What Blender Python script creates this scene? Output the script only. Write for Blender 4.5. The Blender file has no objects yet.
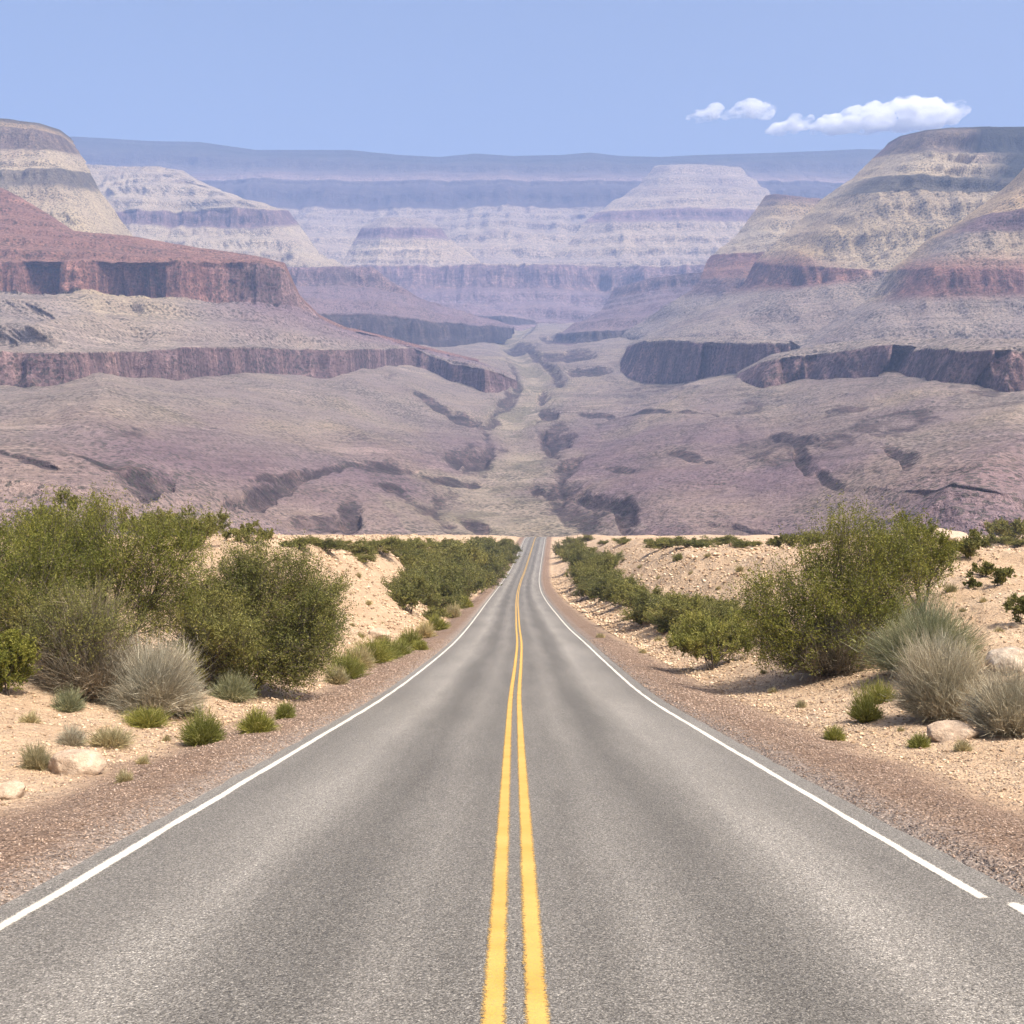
import bpy, math, random
import numpy as np
from math import radians, sin, cos, pi
rng = np.random.default_rng(7)
random.seed(7)
sc = bpy.context.scene
COL = sc.collection
F = 1100.0            # focal length in pixels of a 1024 px wide frame
CX = CY = 512.0

# ------------------------------------------------------------------ camera, sky, sun, exposure
cam = bpy.data.cameras.new('camera')
camo = bpy.data.objects.new('camera', cam)
COL.objects.link(camo)
camo.location = (0, 0, 0)
camo.rotation_euler = (radians(90), 0, 0)
cam.sensor_width = 36.0
cam.lens = F / 1024.0 * 36.0
cam.clip_start = 0.1
cam.clip_end = 60000
sc.camera = camo

SUN_EL, SUN_AZ = 56.0, 130.0          # azimuth clockwise from the view direction (+Y): to the right, a little behind
w = bpy.data.worlds.new("World"); sc.world = w; w.use_nodes = True
wn = w.node_tree
sky = wn.nodes.new('ShaderNodeTexSky'); sky.sky_type = 'NISHITA'; sky.sun_disc = False
sky.sun_elevation = radians(SUN_EL); sky.sun_rotation = radians(SUN_AZ)
sky.altitude = 0; sky.air_density = 1.0; sky.dust_density = 6.5; sky.ozone_density = 0.0
bg = wn.nodes['Background']; bg.inputs['Strength'].default_value = 0.15
wn.links.new(sky.outputs['Color'], bg.inputs['Color'])
sl = bpy.data.lights.new('sun', 'SUN'); sl.energy = 4.0; sl.angle = radians(0.53); sl.color = (1.0, 0.95, 0.87)
so = bpy.data.objects.new('sun', sl); COL.objects.link(so)
from mathutils import Vector
sd = Vector((sin(radians(SUN_AZ)) * cos(radians(SUN_EL)), cos(radians(SUN_AZ)) * cos(radians(SUN_EL)), sin(radians(SUN_EL))))
so.rotation_euler = sd.to_track_quat('Z', 'Y').to_euler()
so.location = (0, 0, 60)
sc.view_settings.view_transform = 'Standard'
sc.view_settings.look = 'None'
sc.view_settings.exposure = 0.58
sc.view_settings.gamma = 1.0
sc.view_settings.use_curve_mapping = False
sc.cycles.use_denoising = True
sc.cycles.denoising_prefilter = 'ACCURATE'
sc.cycles.max_bounces = 22
sc.cycles.diffuse_bounces = 3
sc.cycles.volume_bounces = 20
sc.cycles.transparent_max_bounces = 12

# ------------------------------------------------------------------ numpy noise
_perm = np.random.default_rng(3).permutation(256)
_perm = np.concatenate([_perm, _perm, _perm])
_val = np.random.default_rng(4).random(256) * 2 - 1
def vnoise(x, y, z=0.0):
    x, y, z = np.broadcast_arrays(np.asarray(x, float), np.asarray(y, float), np.asarray(z, float))
    xi = np.floor(x).astype(int); yi = np.floor(y).astype(int); zi = np.floor(z).astype(int)
    fx = x - xi; fy = y - yi; fz = z - zi
    fx = fx * fx * fx * (fx * (fx * 6 - 15) + 10); fy = fy * fy * fy * (fy * (fy * 6 - 15) + 10); fz = fz * fz * (3 - 2 * fz)
    def h(a, b, c):
        return _val[_perm[_perm[_perm[a & 255] + (b & 255)] + (c & 255)]]
    def L(a, b, t): return a + (b - a) * t
    return L(L(L(h(xi, yi, zi), h(xi + 1, yi, zi), fx), L(h(xi, yi + 1, zi), h(xi + 1, yi + 1, zi), fx), fy),
             L(L(h(xi, yi, zi + 1), h(xi + 1, yi, zi + 1), fx), L(h(xi, yi + 1, zi + 1), h(xi + 1, yi + 1, zi + 1), fx), fy), fz)
def fbm(x, y, z=0.0, o=4):
    s = 0; a = 1; t = 0
    for i in range(o):
        s = s + a * vnoise(np.asarray(x) * 2**i + 13.7 * i, np.asarray(y) * 2**i + 7.1 * i, np.asarray(z) * 2**i + 3.3 * i); t += a; a *= 0.5
    return s / t
def ridged(x, y, z=0.0, o=4):
    s = 0; a = 1; t = 0
    for i in range(o):
        s = s + a * (1 - np.abs(vnoise(np.asarray(x) * 2**i + 5.7 * i, np.asarray(y) * 2**i + 17.1 * i, np.asarray(z) * 2**i + 9.3 * i)) * 2); t += a; a *= 0.5
    return s / t
def sstep(a, b, x):
    t = np.clip((np.asarray(x, float) - a) / (b - a), 0, 1); return t * t * (3 - 2 * t)

# ------------------------------------------------------------------ object helpers
def mesh_obj(name, V, Fc, mat=None, parent=None, smooth=False, attrs=None, colors=None):
    V = np.ascontiguousarray(V, dtype=np.float32).reshape(-1, 3)
    Fc = np.ascontiguousarray(Fc, dtype=np.int32)
    k = Fc.shape[1]
    me = bpy.data.meshes.new(name)
    me.vertices.add(len(V)); me.vertices.foreach_set('co', V.ravel())
    me.loops.add(Fc.size); me.loops.foreach_set('vertex_index', Fc.ravel())
    me.polygons.add(len(Fc)); me.polygons.foreach_set('loop_start', np.arange(0, Fc.size, k, dtype=np.int32))
    if smooth: me.polygons.foreach_set('use_smooth', np.ones(len(Fc), dtype=bool))
    for nme, a in (attrs or {}).items():
        at = me.attributes.new(nme, 'FLOAT', 'POINT'); at.data.foreach_set('value', np.ascontiguousarray(a, dtype=np.float32).ravel())
    for nme, a in (colors or {}).items():
        at = me.attributes.new(nme, 'FLOAT_COLOR', 'POINT'); at.data.foreach_set('color', np.ascontiguousarray(a, dtype=np.float32).ravel())
    me.update(calc_edges=True); me.validate()
    o = bpy.data.objects.new(name, me); COL.objects.link(o)
    if mat: me.materials.append(mat)
    if parent: o.parent = parent
    return o
def tag(o, label=None, cat=None, group=None, kind=None):
    if label: o['label'] = label
    if cat: o['category'] = cat
    if group: o['group'] = group
    if kind: o['kind'] = kind
    return o
def empty(name, loc, rz=0.0):
    o = bpy.data.objects.new(name, None); COL.objects.link(o); o.location = loc; o.rotation_euler = (0, 0, rz)
    o.empty_display_size = 0.2
    return o
def grid_faces(nr, nc):
    i = np.arange(nr - 1)[:, None] * nc + np.arange(nc - 1)[None, :]
    return np.stack([i, i + 1, i + nc + 1, i + nc], -1).reshape(-1, 4)

# ------------------------------------------------------------------ materials
class NT:
    def __init__(s, name):
        s.m = bpy.data.materials.new(name); s.m.use_nodes = True; s.t = s.m.node_tree
        s.b = s.t.nodes['Principled BSDF']; s.out = s.t.nodes['Material Output']
        s.b.inputs['Roughness'].default_value = 0.9; s.b.inputs['Specular IOR Level'].default_value = 0.15
    def n(s, typ, **kw):
        nd = s.t.nodes.new(typ)
        for k, v in kw.items():
            if k in nd.inputs.keys() and not hasattr(nd, k): nd.inputs[k].default_value = v
            else: setattr(nd, k, v)
        return nd
    def l(s, a, b): s.t.links.new(a, b)
    def val(s, x, sock):
        if hasattr(x, 'links') or hasattr(x, 'is_linked'): s.l(x, sock)
        else: sock.default_value = x
    def math(s, op, a, b=None, clamp=False):
        nd = s.n('ShaderNodeMath', operation=op, use_clamp=clamp); s.val(a, nd.inputs[0])
        if b is not None: s.val(b, nd.inputs[1])
        return nd.outputs[0]
    def mix(s, f, a, b, mode='MIX'):
        nd = s.n('ShaderNodeMix', data_type='RGBA', blend_type=mode); s.val(f, nd.inputs[0])
        for x, k in ((a, 6), (b, 7)):
            if isinstance(x, tuple): nd.inputs[k].default_value = (*x[:3], 1)
            else: s.l(x, nd.inputs[k])
        return nd.outputs[2]
    def coord(s, scale=(1, 1, 1)):
        g = s.n('ShaderNodeNewGeometry'); mp = s.n('ShaderNodeMapping'); mp.inputs['Scale'].default_value = scale
        s.l(g.outputs['Position'], mp.inputs['Vector']); return mp.outputs[0]
    def objcoord(s, scale=(1, 1, 1)):
        g = s.n('ShaderNodeTexCoord'); mp = s.n('ShaderNodeMapping'); mp.inputs['Scale'].default_value = scale
        s.l(g.outputs['Object'], mp.inputs['Vector']); return mp.outputs[0]
    def noise(s, vec, scale, detail=3, rough=0.55):
        nd = s.n('ShaderNodeTexNoise'); nd.inputs['Scale'].default_value = scale; nd.inputs['Detail'].default_value = detail
        nd.inputs['Roughness'].default_value = rough; s.l(vec, nd.inputs['Vector']); return nd.outputs[0]
    def voro(s, vec, scale, out='Distance'):
        nd = s.n('ShaderNodeTexVoronoi'); nd.inputs['Scale'].default_value = scale; s.l(vec, nd.inputs['Vector']); return nd.outputs[out]
    def ramp(s, x, stops):
        nd = s.n('ShaderNodeValToRGB'); e = nd.color_ramp.elements
        while len(e) < len(stops): e.new(0.5)
        for i, (p, c) in enumerate(stops):
            e[i].position = p; e[i].color = (*c, 1) if isinstance(c, tuple) else (c, c, c, 1)
        s.l(x, nd.inputs[0]); return nd.outputs[0]
    def attr(s, name, out='Fac'):
        nd = s.n('ShaderNodeAttribute'); nd.attribute_name = name; return nd.outputs[out]
    def bump(s, h, strength=0.5, dist=0.1, prev=None):
        nd = s.n('ShaderNodeBump'); nd.inputs['Strength'].default_value = strength; nd.inputs['Distance'].default_value = dist
        s.l(h, nd.inputs['Height'])
        if prev is not None: s.l(prev, nd.inputs['Normal'])
        return nd.outputs[0]
    def base(s, c):
        s.val((*c, 1) if isinstance(c, tuple) else c, s.b.inputs['Base Color'])
    def normal(s, nrm): s.l(nrm, s.b.inputs['Normal'])

def mat_ground():
    t = NT('desert_sand_and_gravel')
    c = t.coord()
    lat = t.attr('lat')
    # sand: warm pale tan with patches
    big = t.noise(c, 0.35, 4)
    fine = t.noise(c, 6, 5, 0.7)
    sand = t.ramp(big, [(0.3, (0.44, 0.31, 0.195)), (0.55, (0.515, 0.375, 0.247)), (0.75, (0.58, 0.44, 0.305))])
    sand = t.mix(t.ramp(fine, [(0.35, 0.55), (0.6, 0.0)]), sand, (0.33, 0.22, 0.14))
    peb = t.voro(c, 16, 'Color'); pebd = t.voro(c, 16)
    sand = t.mix(t.math('MULTIPLY', t.ramp(pebd, [(0.18, 1.0), (0.34, 0.0)]), 0.55), sand, t.ramp(peb, [(0.2, (0.24, 0.16, 0.11)), (0.5, (0.5, 0.38, 0.28)), (0.9, (0.72, 0.6, 0.47))]))
    # gravel: brown-grey crushed stone
    gv = t.voro(c, 34, 'Color'); gd = t.voro(c, 34)
    grav = t.ramp(gv, [(0.1, (0.155, 0.104, 0.074)), (0.45, (0.295, 0.208, 0.152)), (0.7, (0.375, 0.272, 0.203)), (0.95, (0.48, 0.375, 0.295))])
    grav = t.mix(t.ramp(gd, [(0.35, 0.0), (0.62, 0.75)]), grav, (0.10, 0.065, 0.045))
    gpatch = t.noise(c, 0.5, 3)
    grav = t.mix(t.ramp(gpatch, [(0.4, 0.0), (0.7, 0.35)]), grav, (0.17, 0.10, 0.065))
    edge = t.noise(c, 0.55, 5, 0.6)
    e2 = t.noise(c, 7.0, 3, 0.6)
    f = t.math('ADD', lat, t.math('MULTIPLY', t.math('SUBTRACT', edge, 0.5), 1.5))
    f = t.math('ADD', f, t.math('MULTIPLY', t.math('SUBTRACT', e2, 0.5), 0.8))
    fac = t.ramp(t.math('DIVIDE', f, 5.0, True), [(0.37, 0.0), (0.53, 1.0)])
    # grey dust of the road on the first half metre
    grey = t.ramp(t.math('DIVIDE', t.math('ADD', lat, t.math('MULTIPLY', e2, 0.4)), 1.4, True), [(0.25, 0.7), (0.75, 0.0)])
    grav = t.mix(grey, grav, t.ramp(gv, [(0.1, (0.17, 0.15, 0.13)), (0.9, (0.42, 0.38, 0.34))]))
    col = t.mix(fac, grav, sand)
    t.base(col)
    h = t.math('ADD', t.math('MULTIPLY', fine, 0.6), t.math('MULTIPLY', pebd, -0.35))
    n1 = t.bump(h, 0.75, 0.10)
    n2 = t.bump(gd, 0.65, -0.03, n1)
    rill = t.noise(t.coord((1, 1, 2.5)), 2.2, 6, 0.65)
    n3 = t.bump(rill, 0.8, 0.35, n2)
    t.normal(n3)
    t.b.inputs['Roughness'].default_value = 0.95
    return t.m

def mat_asphalt():
    t = NT('worn_asphalt')
    c = t.coord()
    u = t.math('ABSOLUTE', t.attr('lat'))
    g = t.voro(c, 110, 'Color')
    col = t.ramp(g, [(0.08, (0.064, 0.058, 0.050)), (0.4, (0.142, 0.130, 0.114)), (0.7, (0.20, 0.185, 0.162)), (0.95, (0.40, 0.37, 0.32))])
    g2 = t.noise(c, 45, 2, 0.8)
    col = t.mix(0.85, col, t.ramp(g2, [(0.3, 0.40), (0.7, 1.62)]), 'MULTIPLY')
    wob = t.math('ADD', u, t.math('MULTIPLY', t.math('SUBTRACT', t.noise(t.coord((1, 0.06, 1)), 1.3, 3), 0.5), 0.75))
    wear = t.ramp(t.math('DIVIDE', wob, 4.0, True), [(0.0, 0.74), (0.10, 0.66), (0.20, 0.88), (0.33, 0.58), (0.42, 0.66), (0.56, 1.16), (0.68, 0.98), (0.80, 0.80), (0.95, 0.95)])
    col = t.mix(1.0, col, wear, 'MULTIPLY')
    pat = t.noise(t.coord((1, 0.12, 1)), 0.9, 4)
    col = t.mix(1.0, col, t.ramp(pat, [(0.3, 0.86), (0.7, 1.12)]), 'MULTIPLY')
    t.base(col)
    t.normal(t.bump(g2, 0.5, 0.012, t.bump(t.voro(c, 110), 0.6, -0.006)))
    t.b.inputs['Roughness'].default_value = 0.82; t.b.inputs['Specular IOR Level'].default_value = 0.35
    return t.m

def mat_paint(name, cola, colb, wear):
    t = NT(name)
    c = t.coord()
    g = t.noise(c, 40, 3, 0.8); p = t.noise(c, 2.2, 4)
    col = t.mix(t.ramp(p, [(0.3, 0.0), (0.7, 1.0)]), cola, colb)
    v = t.voro(c, 110, 'Color')
    col = t.mix(t.ramp(v, [(0.1, 0.35), (0.5, 0.0)]), col, (0.2, 0.17, 0.12))
    across = t.attr('edge')          # 0 at the strip's border, 1 in its middle
    k = t.math('ADD', t.math('MULTIPLY', across, 0.9), t.math('SUBTRACT', g, wear))
    k = t.math('ADD', k, t.math('MULTIPLY', t.math('SUBTRACT', p, 0.5), 0.18))
    a = t.ramp(k, [(0.06, 0.0), (0.40, 1.0)])
    t.base(col); t.l(a, t.b.inputs['Alpha'])
    t.normal(t.bump(g, 0.5, 0.01))
    t.b.inputs['Roughness'].default_value = 0.75
    return t.m

def mat_rock_layers(name, speck=0.055, strata=0.02, scrub=(0.05, 0.055, 0.04), amount=1.0, scarps=False, clump=-0.9):
    """strata colours come with the mesh ('strata' = the colour of each rock bed); noise adds beds, gullies, talus and scrub"""
    t = NT(name)
    g = t.n('ShaderNodeNewGeometry')
    base = t.attr('strata', 'Color')
    rough = t.attr('cliff')
    c = t.coord()
    cs = t.coord((0.12, 0.12, 1.0))
    beds = t.noise(t.coord((0.06, 0.06, 1.0)), strata * 4, 6, 0.75)
    col = t.mix(0.9, base, t.ramp(beds, [(0.30, 0.45), (0.42, 0.86), (0.5, 1.0), (0.56, 0.72), (0.62, 1.12), (0.75, 1.4)]), 'MULTIPLY')
    big = t.noise(c, 0.007, 5, 0.6)
    col = t.mix(0.55, col, t.ramp(big, [(0.3, (0.74, 0.68, 0.72)), (0.5, (1, 1, 1)), (0.7, (1.18, 1.15, 1.0))]), 'MULTIPLY')
    if scarps:
        e = t.attr('scarp')
        en = t.noise(t.coord((1, 0.6, 0.5)), 0.05, 8, 0.8)
        strk = t.noise(t.coord((1, 0.15, 0.15)), 0.10, 5, 0.75)
        e = t.math('ADD', e, t.math('MULTIPLY', t.math('SUBTRACT', en, 0.5), 1.9))
        e = t.math('ADD', e, t.math('MULTIPLY', t.math('SUBTRACT', strk, 0.5), 1.1))
        sc_col = t.ramp(strk, [(0.3, (0.045, 0.036, 0.040)), (0.55, (0.085, 0.062, 0.062)), (0.7, (0.17, 0.115, 0.10))])  # dark scarp rock, with painted shade for gullies and spur toes
        col = t.mix(t.math('MULTIPLY', t.ramp(e, [(0.05, 0.0), (0.42, 1.0)]), 0.92), col, sc_col)
    # vertical stains on cliff faces, with lit ribs and dark flutes painted into the colour
    cv = t.coord((1.0, 1.0, 0.10))
    st = t.noise(cv, 0.09, 5, 0.7)
    rb = t.noise(t.coord((1.0, 1.0, 0.06)), 0.034, 4, 0.6)
    col = t.mix(t.math('MULTIPLY', rough, 0.85), col, t.mix(1.0, col, t.ramp(rb, [(0.36, (0.72, 0.70, 0.72)), (0.5, (1, 1, 1)), (0.62, (1.55, 1.5, 1.4))]), 'MULTIPLY'))
    col = t.mix(t.math('MULTIPLY', rough, 0.8), col, t.mix(1.0, col, t.ramp(st, [(0.34, 0.5), (0.5, 0.97), (0.66, 1.6)]), 'MULTIPLY'))
    # scrub: dark dots scattered over the slopes
    v = t.voro(c, speck * 3.2); d2 = t.noise(c, speck * 5, 3, 0.85)
    dens = t.noise(t.coord((0.4, 0.4, 1.6)) if clump > -0.5 else c, 0.012, 4, 0.6)
    thr = t.math('ADD', v, t.math('MULTIPLY', t.math('SUBTRACT', dens, 0.5), clump))
    sf = t.math('MULTIPLY', t.ramp(thr, [(0.30, 1.0), (0.42, 0.0)]), 0.62 * amount)
    col = t.mix(sf, col, scrub)
    col = t.mix(0.55 if scarps else 0.9, col, t.ramp(d2, [(0.32, 0.55), (0.5, 1.0), (0.68, 1.45)]), 'MULTIPLY')
    t.base(col)
    n1 = t.bump(t.noise(c, 0.02, 6, 0.65), 0.9, 22.0)
    n2 = t.bump(d2, 0.7, 4.0, n1)
    n3 = t.bump(st, 0.7, 10.0, t.bump(beds, 0.5, 6.0, n2))
    t.normal(n3)
    t.b.inputs['Specular IOR Level'].default_value = 0.05
    return t.m

def mat_leaf(name, dark, mid, light, transl=0.35, yellow=None):
    t = NT(name)
    g = t.n('ShaderNodeNewGeometry')
    r = g.outputs['Random Per Island']
    stops = [(0.0, dark), (0.5, mid), (0.9, light)]
    if yellow: stops.append((1.0, yellow))
    col = t.ramp(r, stops)
    big = t.noise(t.objcoord(), 0.9, 3)
    col = t.mix(1.0, col, t.ramp(big, [(0.3, (0.72, 0.78, 0.8)), (0.7, (1.3, 1.22, 1.1))]), 'MULTIPLY')
    oi = t.n('ShaderNodeObjectInfo')
    col = t.mix(1.0, col, t.ramp(oi.outputs['Random'], [(0.0, (0.82, 0.85, 0.85)), (1.0, (1.15, 1.12, 1.0))]), 'MULTIPLY')
    t.base(col)
    t.b.inputs['Roughness'].default_value = 0.6
    tr = t.n('ShaderNodeBsdfTranslucent'); t.l(col, tr.inputs['Color'])
    mx = t.n('ShaderNodeMixShader'); mx.inputs[0].default_value = transl
    t.l(t.b.outputs[0], mx.inputs[1]); t.l(tr.outputs[0], mx.inputs[2]); t.l(mx.outputs[0], t.out.inputs['Surface'])
    return t.m

def mat_bark(name, a, b):
    t = NT(name)
    n = t.noise(t.objcoord(), 9, 4)
    t.base(t.mix(n, a, b)); t.normal(t.bump(n, 0.5, 0.02))
    return t.m

def mat_stone(name, a, b, cc):
    t = NT(name)
    g = t.n('ShaderNodeNewGeometry')
    c = t.objcoord()
    n = t.noise(c, 3.5, 6, 0.65)
    col = t.ramp(n, [(0.3, a), (0.55, b), (0.75, cc)])
    f = t.noise(c, 30, 4, 0.8)
    col = t.mix(0.8, col, t.ramp(f, [(0.3, 0.7), (0.7, 1.2)]), 'MULTIPLY')
    t.base(col)
    t.normal(t.bump(f, 0.5, 0.03, t.bump(n, 0.8, 0.12)))
    return t.m

def mat_pebble():
    t = NT('loose_gravel')
    g = t.n('ShaderNodeNewGeometry')
    t.base(t.ramp(g.outputs['Random Per Island'], [(0.0, (0.14, 0.094, 0.066)), (0.4, (0.27, 0.19, 0.14)), (0.8, (0.365, 0.265, 0.197)), (1.0, (0.46, 0.36, 0.285))]))
    return t.m

# ------------------------------------------------------------------ near terrain: the road's long profile and the land beside it
PY = np.array([-40, 0, 10, 20, 28, 42, 56, 75, 93, 131, 174, 215, 258, 310, 356, 374, 392, 415, 450, 500, 560], float)
PZ = np.array([1.9, -2.0, -2.99, -3.98, -4.75, -5.80, -6.72, -7.86, -8.75, -10.5, -12.2, -13.2, -13.4, -11.7, -9.75, -9.2, -9.0, -9.6, -13.5, -26.0, -48.0])
PX = np.array([0.06, 0.06, 0.07, 0.09, 0.12, 0.28, 0.42, 0.45, 0.5, 0.65, 1.1, 1.9, 3.2, 5.2, 7.1, 7.8, 8.6, 9.8, 12, 16, 22])
def catmull(xs, ys, x):
    x = np.asarray(x, float)
    m = np.gradient(ys, xs)
    i = np.clip(np.searchsorted(xs, x) - 1, 0, len(xs) - 2)
    h = xs[i + 1] - xs[i]; t = np.clip((x - xs[i]) / h, 0, 1)
    return ((2 * t**3 - 3 * t**2 + 1) * ys[i] + (t**3 - 2 * t**2 + t) * h * m[i] + (-2 * t**3 + 3 * t**2) * ys[i + 1] + (t**3 - t**2) * h * m[i + 1])
def road_z(Y): return catmull(PY, PZ, Y)
def road_x(Y): return catmull(PY, PX, Y)
HALF = 3.39
BY = np.array([-40, 8, 14, 20, 28, 40, 60, 100, 140, 174, 215, 258, 310, 356, 400, 470, 560], float)
BL = np.array([0.6, 0.6, 0.75, 1.1, 2.0, 3.5, 5.1, 6.3, 7.4, 8.2, 8.3, 7.2, 4.3, 1.4, 0.2, 0.0, 0.0])
BR = np.array([0.5, 0.5, 0.65, 1.1, 2.0, 3.3, 4.6, 5.6, 6.6, 7.6, 7.6, 6.6, 3.9, 1.2, 0.2, 0.0, 0.0])
def land(X, Y, detail=True):
    X = np.asarray(X, float); Y = np.asarray(Y, float)
    xo = X - road_x(Y); lat = np.abs(xo) - HALF
    z = road_z(Y)
    right = xo > 0
    B = np.where(right, np.interp(Y, BY, BR), np.interp(Y, BY, BL))
    rise0 = np.where(right, 2.7, 2.1) + 0.5 * fbm(Y * 0.12, xo * 0 + np.where(right, 3.0, 9.0), 0, 2)
    wid = np.where(right, 10.5, 8.5) + np.clip((Y - 60) * 0.02, 0, 4)
    k = np.clip((lat - rise0) / wid, 0, 1)
    prof = 0.35 * k + 0.65 * k * k * (3 - 2 * k)
    # outer land keeps rolling gently
    h = B * prof
    out = np.clip(lat - rise0, 0, 1e9)
    amp = np.clip(out / 6, 0, 1)
    h = h + amp * (0.62 * fbm(X * 0.13, Y * 0.10, 1.7, 3) * np.clip(Y / 25, 0.5, 1.8) + 0.16 * fbm(X * 0.6, Y * 0.5, 4.4, 3))
    if detail:
        h = h + np.clip(out / 1.5, 0, 1) * (0.085 * fbm(X * 1.9, Y * 1.6, 2.2, 4) * np.clip(Y / 18, 0.6, 2.5))
        h = h - np.clip(k * (1 - k) * 4, 0, 1) * 0.16 * B / 5 * np.abs(fbm(Y * 0.8, X * 0.22, 7.1, 3)) * 3   # rills down the bank
    h = h + np.where(lat < 1.2, -0.09 + 0.115 * sstep(0.12, 0.62, lat), 0.025 - 0.14 * sstep(1.2, 2.2, lat))
    h = h + sstep(0.1, 0.5, lat) * 0.03 * fbm(X * 1.9, Y * 1.9, 0.4, 3)
    return z + h, lat
def land_z(X, Y): return land(X, Y)[0]
def ground_at(px, py):
    """the point of the near land seen at a pixel of the photograph"""
    Y = np.exp(np.linspace(np.log(5.0), np.log(430.0), 3000))
    z = land(( px - CX) / F * Y, Y, False)[0]
    ray = (CY - py) / F * Y
    i = np.nonzero(ray <= z)[0]
    i = i[0] if len(i) else len(Y) - 1
    y = Y[i]
    x = (px - CX) / F * y
    return x, y, float(land_z(np.array([x]), np.array([y]))[0])

M_GROUND = mat_ground()
nr, nc = 620, 620
tt = np.linspace(0, 1, nr)
Yr = -14 + 17 * (np.exp(tt * 3.54) - 1) / (np.exp(3.54) - 1) * 33.0
s = np.linspace(-1, 1, nc)
S, YY = np.meshgrid(s, Yr)
half = 0.8 * np.clip(YY, 0, None) + 32
latw = np.sign(S) * (np.abs(S) * 9 + np.abs(S) ** 3 * (half - 9))
XX = road_x(YY) + latw
ZZ, LAT = land(XX, YY)
mesh_obj_g = mesh_obj('ground', np.stack([XX, YY, ZZ], -1), grid_faces(nr, nc), M_GROUND, smooth=True, attrs={'lat': LAT})
tag(mesh_obj_g, kind='structure')

# road
def strip(name, off0, off1, y0, y1, dz, mat, n=500, m=6, jitter=0.0, pw=1.0):
    Ys = y0 + (y1 - y0) * (np.linspace(0, 1, n) ** 1.6)
    us = np.linspace(0, 1, m)
    U, Y = np.meshgrid(us, Ys)
    if jitter:
        j0 = jitter * fbm(Y * 1.1, off0 * 5 + 1, 0.3, 3); j1 = jitter * fbm(Y * 1.1, off1 * 5 + 7, 0.9, 3)
    else: j0 = j1 = 0
    lat = (off0 + j0) + (off1 + j1 - off0 - j0) * U
    z = road_z(Y) + dz - 0.012 * np.abs(lat)
    V = np.stack([road_x(Y) + lat, Y, z], -1)
    ed = np.minimum(1 - np.abs(U * 2 - 1), np.clip((Y - y0) / 0.12, 0, 1) * np.clip((y1 - Y) / 0.12, 0, 1))
    return mesh_obj(name, V, grid_faces(n, m), mat, smooth=True, attrs={'lat': lat, 'edge': ed})
M_ASPH = mat_asphalt()
tag(strip('road', -HALF - 0.55, HALF + 0.6, -14, 520, 0.0, M_ASPH, 700, 40), kind='structure')
M_YEL = mat_paint('yellow_road_paint', (0.435, 0.255, 0.055), (0.50, 0.32, 0.09), 0.50)
M_WHT = mat_paint('white_road_paint', (0.50, 0.46, 0.39), (0.62, 0.58, 0.51), 0.47)
for o0, o1 in ((-0.222, -0.093), (-0.002, 0.127)):
    tag(strip('yellow_centre_line', o0 - 0.008, o1 + 0.008, -14, 515, 0.005, M_YEL, 900, 9, 0.003), kind='structure')
tag(strip('white_edge_line', -HALF - 0.145, -HALF - 0.02, -14, 515, 0.005, M_WHT, 900, 7, 0.02), kind='structure')
tag(strip('white_edge_line', HALF - 0.055, HALF + 0.065, 8.05, 515, 0.005, M_WHT, 900, 7, 0.02), kind='structure')
tag(strip('white_edge_line', HALF + 0.08, HALF + 0.22, -14, 7.99, 0.0055, M_WHT, 300, 7, 0.02), kind='structure')

# loose stones on both shoulders and the nearest sand
def stones(n, seed):
    r = np.random.default_rng(seed)
    Y = 6.0 * np.exp(r.random(n) * np.log(60 / 6.0))
    side = np.where(r.random(n) < 0.5, -1, 1)
    lat = 0.35 + np.abs(r.normal(0, 1, n)) * 1.7 + (r.random(n) < 0.16) * r.random(n) * 7
    X = road_x(Y) + side * (HALF + lat)
    Z = land_z(X, Y)
    sz = (0.0055 + 0.010 * r.random(n) ** 2.5) * np.clip(Y / 12, 1, 2.4)
    base = np.array([[1, 0, 0], [0, 1, 0], [-1, 0, 0], [0, -1, 0], [0, 0, 1], [0, 0, -1]], float)
    d = base[None] * (0.7 + 0.6 * r.random((n, 6, 1))) + r.normal(0, 0.18, (n, 6, 3))
    a = r.random(n) * 2 * pi
    ca, sa = np.cos(a)[:, None], np.sin(a)[:, None]
    dx = d[..., 0] * ca - d[..., 1] * sa; dy = d[..., 0] * sa + d[..., 1] * ca
    V = np.stack([X[:, None] + dx * sz[:, None], Y[:, None] + dy * sz[:, None], Z[:, None] + d[..., 2] * sz[:, None] * 0.65 + sz[:, None] * 0.25], -1)
    f = np.array([[0, 1, 4], [1, 2, 4], [2, 3, 4], [3, 0, 4], [1, 0, 5], [2, 1, 5], [3, 2, 5], [0, 3, 5]])
    Fc = (f[None] + (np.arange(n) * 6)[:, None, None]).reshape(-1, 3)
    return V.reshape(-1, 3), Fc
V, Fc = stones(90000, 5)
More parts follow.
